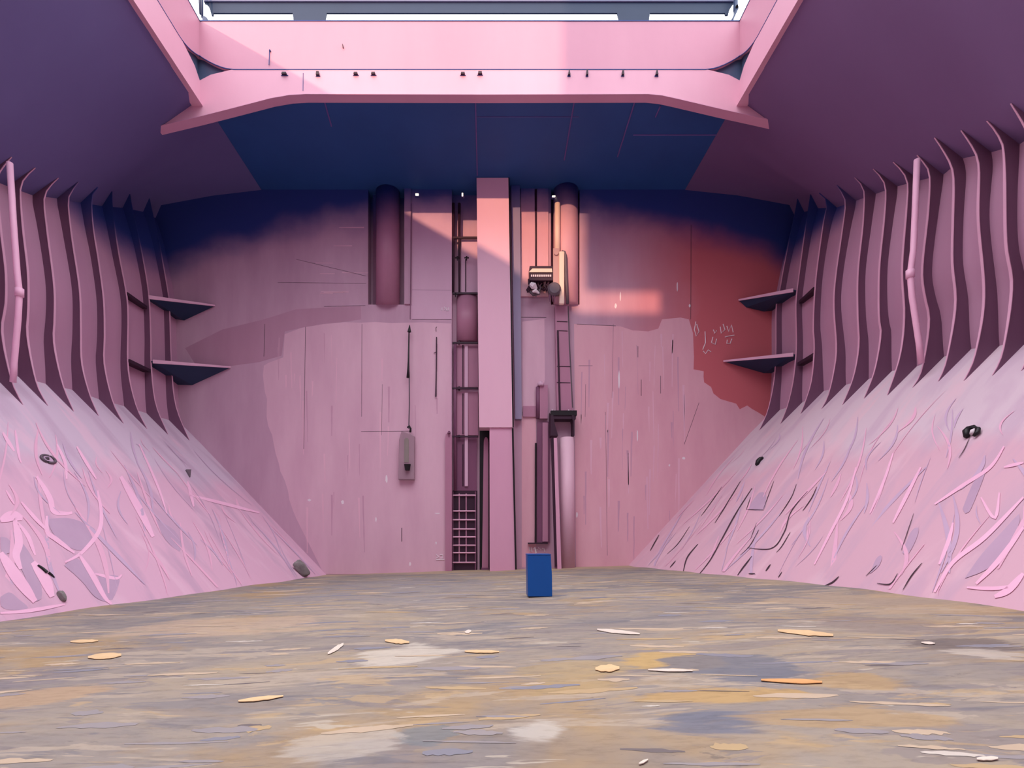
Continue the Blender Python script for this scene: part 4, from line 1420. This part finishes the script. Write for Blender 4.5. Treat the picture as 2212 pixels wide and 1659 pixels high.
# small lamps at the bulkhead top
for (px, py, w, h, lab) in ((901, 421, 7, 4, 'small lit lamp high on the bulkhead above the lilac panel'),
                            (999, 421, 3, 7, 'small lit lamp high on the bulkhead above the service riser'),
                            (1197, 425, 9, 3, 'small lit lamp high on the bulkhead above the sunlit duct')):
    c0 = P(px, py, D - 0.15)
    t = thing('wall_lamp', c0, lab, 'lamp', 'small lamps at the bulkhead top')
    s = D / F
    mb = MB()
    mb.box(c0 + Vector((-w / 2 * s - 0.03, 0.0, -h / 2 * s - 0.03)), c0 + Vector((w / 2 * s + 0.03, 0.15, h / 2 * s + 0.03)))
    mb.build('lamp_base', M['plum'], t, origin=c0)
    mb = MB()
    mb.box(c0 + Vector((-w / 2 * s, -0.06, -h / 2 * s)), c0 + Vector((w / 2 * s, 0.0, h / 2 * s)))
    mb.build('lamp_lens', M['lamp_on'], t, bevel=0.015, origin=c0)

# ------------------------------------------------------------------ blue bin
yb = 15.3
c0 = P(1166, 1287, yb)
zf = floor_z(c0.x)
t = thing('blue_bin', (c0.x, yb, zf), 'upright blue steel bin standing on the floor before the far bulkhead', 'bin')
mb = MB()
a0, a1, b0, b1 = P(1140.5, 1287, yb), P(1193, 1286, yb), P(1139, 1199, yb), P(1190, 1199, yb)
dy = Vector((0, 0.62, 0))
a0.z = zf + 0.02
a1.z = zf + 0.02
mid = lambda p, q, s: p + (q - p) * 0.5 + Vector((s, 0, 0))
m0, m1 = mid(a0, b0, 0.0), mid(a1, b1, 0.015)
mb.hexa([a0, a1, a1 + dy, a0 + dy, m0, m1, m1 + dy, m0 + dy])
mb.hexa([m0, m1, m1 + dy, m0 + dy, b0, b1, b1 + dy, b0 + dy])
mb.build('bin_body', M['blue'], t, bevel=0.012, origin=t.location)
mb = MB()
mb.hexa([b0 + Vector((-0.005, -0.01, 0)), b1 + Vector((0.005, -0.01, 0)), b1 + dy + Vector((0.005, 0.01, 0)), b0 + dy + Vector((-0.005, 0.01, 0)),
         b0 + Vector((-0.005, -0.01, 0.03)), b1 + Vector((0.005, -0.01, 0.03)), b1 + dy + Vector((0.005, 0.01, 0.03)), b0 + dy + Vector((-0.005, 0.01, 0.03))])
mb.build('lid', M['blue'], t, bevel=0.008, origin=t.location)
mb = MB()
mb.box((a0.x + 0.03, yb + 0.03, zf - 0.03), (a1.x - 0.03, yb + 0.58, zf + 0.03))
mb.build('base', M['black'], t, origin=t.location)

# ------------------------------------------------------------------ things on the hopper slopes
def on_slope(side, px, py, lift=0.0):
    d = (P(px, py, 1.0) - Vector((0, 0, EYE)))
    hit = HOP[side][1].ray_cast(Vector((0, 0, EYE)), d.normalized())
    if hit[0] is None:
        return None, None
    n = hit[1]
    if n.dot(d) > 0:
        n = -n
    return hit[0] + n * lift, n


def on_floor(px, py):
    d = P(px, py, 1.0) - Vector((0, 0, EYE))
    # eye + s d, z = 0.03 (x-3)
    s = (0.03 * -3.0 - EYE) / (d.z - 0.03 * d.x)
    return Vector((0, 0, EYE)) + d * s


def ribbon(mb, side, pts, w, lift=0.02):
    """painted band along px points, w in px, tapering at the ends"""
    c = catmull(pts, max(6, len(pts) * 5))
    rows = []
    n = len(c)
    for k, (x, y) in enumerate(c):
        a, b = c[max(k - 1, 0)], c[min(k + 1, n - 1)]
        tx, ty = b[0] - a[0], b[1] - a[1]
        l = math.hypot(tx, ty) or 1
        t = k / (n - 1)
        ww = w * 0.5 * (0.25 + 0.75 * math.sin(math.pi * min(max(t, 0.04), 0.96)) ** 0.6)
        nx_, ny_ = -ty / l * ww, tx / l * ww
        q = [on_slope(side, x + nx_, y + ny_, lift)[0], on_slope(side, x - nx_, y - ny_, lift)[0]]
        if q[0] is None or q[1] is None:
            continue
        rows.append(q)
    if len(rows) > 1:
        mb.loft(rows)


def blob(mb, side, pts, lift=0.015):
    c = catmull(list(pts) + [pts[0]], len(pts) * 4)[:-1]
    w = [on_slope(side, x, y, lift)[0] for x, y in c]
    w = [p for p in w if p is not None]
    if len(w) > 2:
        mb.poly(w)


# left slope: bared mauve patches, then bright pink strokes
mb = MB()
for pts in ([(138, 1222), (165, 1206), (195, 1240), (225, 1280), (232, 1300), (205, 1290), (175, 1255)],
            [(28, 1150), (60, 1190), (82, 1235), (90, 1290), (72, 1296), (55, 1250), (38, 1210)],
            [(100, 1122), (150, 1120), (200, 1140), (205, 1160), (170, 1190), (120, 1160)],
            [(0, 1290), (20, 1280), (40, 1295), (60, 1315), (20, 1318), (2, 1310)],
            [(210, 1245), (255, 1245), (252, 1275), (235, 1298)],
            [(0, 1160), (18, 1165), (26, 1190), (4, 1195)],
            [(330, 1118), (380, 1150), (392, 1192), (360, 1170)]):
    blob(mb, -1, pts)
mb.build('bare_patch', M['shard'], HOP[-1][0], recalc=False)
mb = MB()
for pts, w in (([(78, 1030), (95, 1055), (108, 1080), (115, 1105), (140, 1110), (155, 1108)], 12), ([(0, 1125), (25, 1115), (48, 1120)], 22), ([(30, 1120), (40, 1170), (34, 1200), (44, 1230)], 18),
               ([(38, 1130), (60, 1160), (75, 1200)], 9), ([(100, 1115), (102, 1150), (120, 1165), (160, 1195)], 10), ([(210, 1060), (218, 1110), (212, 1150), (175, 1195), (140, 1215)], 9),
               ([(45, 1085), (75, 1120), (105, 1150)], 8), ([(170, 1198), (200, 1245), (225, 1290), (240, 1305)], 12), ([(205, 1240), (250, 1250), (262, 1242)], 7),
               ([(122, 960), (140, 1000), (143, 1035)], 7), ([(165, 965), (195, 1015), (207, 1035)], 7), ([(5, 935), (30, 975)], 8), ([(32, 930), (40, 985), (45, 1000)], 6),
               ([(12, 1060), (30, 1090)], 5), ([(0, 1195), (30, 1240), (60, 1280), (75, 1300)], 26), ([(70, 1215), (95, 1250), (112, 1290)], 24), ([(0, 1325), (60, 1320), (140, 1306)], 8),
               ([(260, 1030), (300, 1100), (330, 1160)], 16), ([(300, 960), (340, 1050), (360, 1110)], 5), ([(405, 1040), (418, 1095)], 7), ([(410, 1070), (470, 1085), (560, 1108)], 7)):
    ribbon(mb, -1, pts, w)
mb.build('paint_stroke', M['streak'], HOP[-1][0], recalc=False)
# right slope
mb = MB()
for pts in ([(2085, 1250), (2120, 1200), (2165, 1150), (2205, 1110), (2190, 1160), (2140, 1225)],
            [(1950, 1195), (1968, 1150), (1985, 1140), (1980, 1165), (1962, 1198)], [(1880, 1240), (1893, 1208), (1906, 1200), (1900, 1222)],
            [(1615, 1100), (1640, 1065), (1655, 1070), (1650, 1102)], [(2080, 1100), (2105, 1040), (2130, 1015), (2115, 1060), (2092, 1110)]):
    blob(mb, 1, pts)
mb.build('bare_patch', M['shard'], HOP[1][0], recalc=False)
mb = MB()
for pts, w in (([(2212, 1075), (2130, 1160), (2060, 1215), (2020, 1280)], 10), ([(2212, 1140), (2160, 1210), (2110, 1262)], 12), ([(2170, 965), (2140, 1010), (2080, 1050), (2020, 1090)], 8),
               ([(2212, 1000), (2170, 1010)], 7), ([(2060, 1130), (2050, 1170), (2030, 1220)], 9), ([(2120, 1075), (2150, 1120), (2160, 1065)], 7), ([(2090, 1270), (2150, 1272), (2200, 1265)], 8),
               ([(1990, 1010), (1960, 1070), (1930, 1130)], 8), ([(1930, 980), (1910, 1040), (1880, 1110)], 6), ([(2212, 1240), (2180, 1275), (2150, 1290)], 16), ([(1850, 1010), (1830, 1080), (1790, 1160), (1760, 1220)], 6)):
    ribbon(mb, 1, pts, w)
mb.build('paint_stroke', M['streak'], HOP[1][0], recalc=False)
mb = MB()
for pts, w in (([(1560, 1052), (1530, 1095), (1515, 1115)], 1.5), ([(1600, 1040), (1570, 1090), (1545, 1130)], 2), ([(1625, 1055), (1590, 1110), (1560, 1165), (1535, 1210), (1511, 1241)], 2.6),
               ([(1640, 1145), (1620, 1180), (1600, 1200)], 1.6), ([(1721, 1046), (1710, 1075), (1684, 1115)], 1.6), ([(1765, 1052), (1755, 1075), (1735, 1104)], 2), ([(1745, 1062), (1710, 1105), (1695, 1150), (1668, 1185), (1615, 1184)], 2.2),
               ([(1508, 1176), (1485, 1205), (1476, 1238)], 2.6), ([(1424, 1156), (1405, 1190)], 2.2), ([(1625, 1202), (1607, 1225), (1594, 1243)], 2.8), ([(1490, 1138), (1465, 1175), (1442, 1197)], 1.3),
               ([(1708, 1150), (1690, 1180), (1678, 1194)], 1.6), ([(1665, 1220), (1655, 1234)], 3), ([(1993, 1217), (1970, 1245), (1952, 1275)], 2.4), ([(1813, 1246), (1800, 1258), (1783, 1266)], 3),
               ([(1940, 1240), (1925, 1262), (1896, 1261)], 2.4), ([(1895, 1222), (1872, 1245)], 1.5), ([(1618, 1240), (1632, 1240)], 2.6), ([(1690, 1236), (1682, 1248)], 2), ([(1460, 1212), (1448, 1226)], 2),
               ([(1612, 1101), (1650, 1102)], 1.3), ([(1622, 1075), (1613, 1101)], 1.3), ([(1672, 1040), (1650, 1100)], 1.3), ([(1635, 1130), (1622, 1165)], 1.2), ([(1975, 1110), (1948, 1190)], 1.5),
               ([(2096, 945), (2085, 970), (2072, 990)], 1.6)):
    ribbon(mb, 1, pts, w, 0.025)
mb.build('scratch', M['line'], HOP[1][0], recalc=False)


def slab_rock(name, base, size, tilt, seed, label, mat='rock', cat='rock'):
    rr = random.Random(seed)
    bm = bmesh.new()
    bmesh.ops.create_icosphere(bm, subdivisions=3, radius=1.0)
    for v in bm.verts:
        q = v.co.copy()
        k = 1 + 0.12 * math.sin(3 * q.x + seed) * math.cos(4 * q.y + q.z * 2) + rr.uniform(-0.03, 0.03)
        s = max(abs(q.x), abs(q.y), abs(q.z))
        q = q * (0.62 + 0.38 / max(s, 0.58) * 0.75) * k
        v.co = Vector((q.x * size[0], q.y * size[1], q.z * size[2]))
    me = bpy.data.meshes.new(name)
    bm.to_mesh(me)
    bm.free()
    me.materials.append(M[mat])
    o = bpy.data.objects.new(name, me)
    o.rotation_euler = tilt
    o.location = base
    COL.objects.link(o)
    return tag(o, label, cat)


p = on_floor(652, 1249)
slab_rock('rock_slab', p + Vector((0.0, 0.0, 0.52)), (0.30, 0.22, 0.55), (0.1, math.radians(-38), 0.2), 3, 'grey slab of rock leaning on the foot of the left slope')
p, n = on_slope(-1, 131, 1290, 0.05)
slab_rock('stone', p, (0.12, 0.08, 0.2), (0, math.radians(-25), 0), 8, 'small grey stone low on the left slope near the floor', cat='stone')

p, n = on_slope(-1, 103, 993, 0.02)
t = thing('scupper_ring', p, 'grey oval scupper ring on the left slope below the frames', 'scupper')
q = n.to_track_quat('Z', 'Y')
mb = MB()
ring = [p + q @ Vector((0.24 * math.cos(a), 0.17 * math.sin(a), 0.02)) for a in [2 * math.pi * k / 20 for k in range(21)]]
mb.tube(ring, 0.045, 8)
mb.build('ring', M['grey'], t, smooth=True, origin=p)
mb = MB()
mb.tube([p - n * 0.02, p + n * 0.03], [0.17, 0.15], 16)
mb.build('cup', M['shard'], t, origin=p)
mb = MB()
mb.tube([p + n * 0.02 + q @ Vector((-0.05, 0, 0)), p + n * 0.1 + q @ Vector((-0.05, 0, 0))], [0.08, 0.03], 10)
mb.build('plug', M['grey'], t, origin=p)
p, n = on_slope(-1, 405, 1023, 0.0)
mb = MB()
w = [on_slope(-1, x, y, 0.0)[0] for x, y in ((400, 1016), (411, 1016), (409, 1032))]
mb.prism(w, n * 0.08)
tag(mb.build('wedge_cleat', M['grey'], origin=p), 'small brown wedge cleat on the left slope under the last frame', 'cleat')
p, n = on_slope(-1, 96, 1235, 0.02)
t = thing('broken_stick', p, 'broken black stick lying on the bright pink lower left slope', 'stick')
mb = MB()
mb.tube([on_slope(-1, x, y, 0.04)[0] for x, y in ((80, 1222), (90, 1229), (100, 1238))], [0.03, 0.04, 0.05], 7)
mb.build('thick_piece', M['black'], t, origin=p)
mb = MB()
mb.tube([on_slope(-1, x, y, 0.04)[0] for x, y in ((103, 1238), (110, 1243), (116, 1249))], [0.04, 0.03, 0.015], 7)
mb.build('thin_piece', M['black'], t, origin=p)
p, n = on_slope(1, 1643, 997, 0.02)
mb = MB()
mb.tube([on_slope(1, x, y, 0.06)[0] for x, y in ((1637, 1005), (1640, 998), (1645, 993), (1650, 990))], [0.09, 0.13, 0.12, 0.06], 10)
tag(mb.build('pad_eye', M['black'], smooth=True, origin=p), 'curved black pad eye on the right slope under the last frames', 'pad eye')
p, n = on_slope(1, 2103, 936, 0.02)
t = thing('drain_fitting', p, 'shiny black and white drain fitting with a trailing wire on the right slope', 'fitting')
mb = MB()
mb.tube([on_slope(1, x, y, 0.08)[0] for x, y in ((2092, 946), (2092, 935), (2098, 928))], [0.07, 0.1, 0.08], 10)
mb.build('black_cheek', M['black'], t, smooth=True, origin=p)
mb = MB()
mb.tube([on_slope(1, x, y, 0.09)[0] for x, y in ((2097, 928), (2108, 926), (2117, 931), (2116, 938), (2108, 946))], [0.05, 0.06, 0.07, 0.07, 0.04], 10)
mb.build('rim', M['black'], t, smooth=True, origin=p)
mb = MB()
mb.tube([on_slope(1, x, y, 0.07)[0] for x, y in ((2103, 941), (2107, 935), (2112, 931))], [0.06, 0.09, 0.06], 10)
mb.build('bowl', M['white'], t, smooth=True, origin=p)

# ------------------------------------------------------------------ flakes and slivers on the floor
CH = [
    ((515, 1516), (612, 1506), 8, 'tan', 'sliver', 'long cream wood sliver lying alone on the floor left of centre'),
    ((708, 1413), (742, 1394), 10, 'pale', 'flake', 'slanting pale paint flake beside the white worn patch'),
    ((1004, 1407), (1078, 1409), 7, 'tan', 'sliver', 'straight tan sliver on the floor just right of the white worn patch'),
    ((832, 1386), (884, 1388), 9, 'tan', 'flake', 'tan paint flake with a notched end beyond the white worn patch'),
    ((190, 1423), (262, 1419), 13, 'tan', 'flake', 'rounded tan paint flake on the floor by the left slope'),
    ((152, 1386), (212, 1384), 6, 'tan', 'flake', 'thin tan paint flake nearest the foot of the left slope'),
    ((1290, 1360), (1382, 1370), 9, 'pale', 'flake', 'broad white paint flake on the floor in line with the blue bin'),
    ((1286, 1446), (1338, 1445), 14, 'tan', 'flake', 'oval peach paint flake on the floor below the blue bin'),
    ((1644, 1472), (1776, 1476), 11, 'orange', 'flake', 'long orange paint flake on the floor right of centre'),
    ((1680, 1366), (1800, 1374), 11, 'tan', 'flake', 'wide peach paint flake on the floor toward the right slope'),
    ((1990, 1388), (2020, 1390), 6, 'pale', 'flake', 'small pale flake within the dark streak by the right slope'),
    ((2110, 1642), (2156, 1640), 9, 'pale', 'flake', 'white paint flake at the near right corner of the floor'),
    ((1004, 1366), (1018, 1364), 6, 'pale', 'flake', 'tiny white flake on the floor beyond the tan sliver'),
    ((1380, 1652), (1400, 1643), 6, 'pale', 'flake', 'small pale chip at the near edge of the floor right of centre'),
    ((1400, 1449), (1496, 1451), 6, 'pale', 'flake', 'thin white flake with a yellow tip beside the oval peach flake'),
    ((470, 1268), (498, 1266), 5, 'pale', 'flake', 'pale flake on the far floor close to the grey rock slab'),
]
for (a, b, w, mk, kind, lab) in CH:
    p0, p1 = on_floor(*a), on_floor(*b)
    mid_ = on_floor((a[0] + b[0]) / 2, (a[1] + b[1]) / 2 + w / 2)
    mid2 = on_floor((a[0] + b[0]) / 2, (a[1] + b[1]) / 2 - w / 2)
    pts = []
    n = 9
    up, dn = [], []
    for k in range(n + 1):
        t_ = k / n
        x = a[0] + (b[0] - a[0]) * t_
        y = a[1] + (b[1] - a[1]) * t_
        hw = w / 2 * (math.sin(math.pi * min(max(t_, 0.05), 0.95)) ** 0.5) * R.uniform(0.8, 1.1)
        up.append(on_floor(x, y - hw))
        dn.append(on_floor(x, y + hw))
    pts = [Vector((q.x, q.y, floor_h(q.x, q.y) + 0.012)) for q in up + dn[::-1]]
    mb = MB()
    mb.prism(pts, (0, 0, 0.006))
    o = mb.build('wood_sliver' if kind == 'sliver' else 'paint_flake', M[mk], origin=(p0 + p1) / 2)
    tag(o, lab, kind)

# ------------------------------------------------------------------ worn smears in the floor paint (surface pattern of the floor)
rr = random.Random(11)
SM = {k: MB() for k in ('smear_tan', 'smear_grey', 'smear_slate', 'smear_ochre', 'smear_pale', 'smear_dark')}


def lens(mb, x, y, ln, wd, rot, lift):
    n = 9
    up, dn = [], []
    for k in range(n + 1):
        t_ = k / n
        hw = wd * 0.5 * math.sin(math.pi * min(max(t_, 0.04), 0.96)) ** 0.55 * rr.uniform(0.65, 1.15)
        ax = (t_ - 0.5) * ln
        off = rr.uniform(-0.1, 0.1) * wd
        for lst, sg in ((up, 1), (dn, -1)):
            ay = sg * hw + off
            qx = x + ax * math.cos(rot) - ay * math.sin(rot)
            qy = y + ax * math.sin(rot) + ay * math.cos(rot)
            lst.append((qx, qy, floor_h(qx, qy) + lift))
    for a_, b_, c_, d_ in zip(up, up[1:], dn[1:], dn):
        mb.poly([a_, b_, c_, d_])


lift_k = 0
for k in range(430):
    y = 3.2 + 24.0 * rr.random() ** 1.25
    xw = 1.05 * y
    x = rr.uniform(max(-12.5, -xw), min(10.5, xw * 1.05))
    f = interp(LFLOOR[0], LFLOOR[1], y) + 1.5, interp(RFLOOR[0], RFLOOR[1], y) - 1.5
    if not f[0] < x < f[1]:
        continue
    sc = 0.5 + 0.055 * y
    right = x / y > 0.25
    kind = rr.choices(['smear_tan', 'smear_grey', 'smear_slate', 'smear_ochre', 'smear_pale', 'smear_dark'],
                      [4, 5, 3 if right else 2, 3 if right else 1, 1.6, 1.3])[0]
    big = {'smear_pale': 0.55, 'smear_dark': 0.6}.get(kind, 1.0)
    lens(SM[kind], x, y, rr.uniform(0.35, 1.3) * sc * big, rr.uniform(0.05, 0.24) * sc * big, rr.uniform(-0.12, 0.16) - (0.14 if right else 0), 0.002 + 0.000004 * k)


for kk, mb in SM.items():
    mb.build('worn_smear', M[kk], floor_o, recalc=False)

# long scraped strokes down the hopper slopes (surface pattern of the slopes)
for side in (-1, 1):
    ST = stations(side)
    ysS = [q[0] for q in ST]
    fl = LFLOOR if side < 0 else RFLOOR
    rr = random.Random(31 + side)

    def slope_pt(Y, t_):
        tx, tz = interp(ysS, [q[3][0] for q in ST], Y), interp(ysS, [q[3][1] for q in ST], Y)
        fx = interp(fl[0], fl[1], Y)
        fz = floor_z(fx)
        x, z = tx + (fx - tx) * t_, tz + (fz - tz) * t_
        return Vector((x - side * 0.012, Y, z + 0.012))
    for mk, n in (('hop_blush', 46), ('hop_lilac', 42)):
        mb = MB()
        for k in range(n):
            Y0 = rr.uniform(10.5, 29.0)
            t0 = rr.uniform(0.05, 0.8)
            ln = rr.uniform(0.08, 0.42)
            dr = rr.uniform(-0.5, 2.2) * ln / 0.3
            wd = rr.uniform(0.015, 0.10)
            bend = rr.uniform(-0.3, 0.3)
            rows = []
            m_ = 10
            for j in range(m_ + 1):
                u_ = j / m_
                t_ = min(t0 + ln * u_, 0.985)
                Yc_ = min(max(Y0 - dr * u_ + bend * math.sin(math.pi * u_), 9.0), 29.3)
                w_ = wd * math.sin(math.pi * min(max(u_, 0.05), 0.95)) ** 0.7
                rows.append([slope_pt(Yc_ - w_, t_), slope_pt(Yc_ + w_, t_)])
            mb.loft(rows)
        mb.build('scrape', M[mk], HOP[side][0], recalc=False)

# ------------------------------------------------------------------ pieces that belong to a part go one level deeper
NEST = {'hanging_lamp': [('housing', ('window', 'lens_knob'))], 'winch_box': [('housing', ('name_plate',)), ('hose', ('hose_loop', 'bright_fitting'))],
        'lower_panel': [('panel_plate', ('raised_strip', 'chalk_mark'))], 'vent_pipe': [('pipe_casing', ('dome_cap',))],
        'scupper_ring': [('cup', ('plug',))], 'cream_standpipe': [('back_plate', ('knob',))],
        'tapered_duct': [('duct_body', ('joint',))]}
stem_ = lambda o: o.name.split('.')[0]
for root in [o for o in SC.objects if o.parent is None and stem_(o) in NEST]:
    kids = list(root.children)
    for part, subs in NEST[stem_(root)]:
        host = next((k for k in kids if stem_(k) == part), None)
        if host is None:
            continue
        for k in kids:
            if stem_(k) in subs:
                k.parent = host
                k.location = k.location - host.location
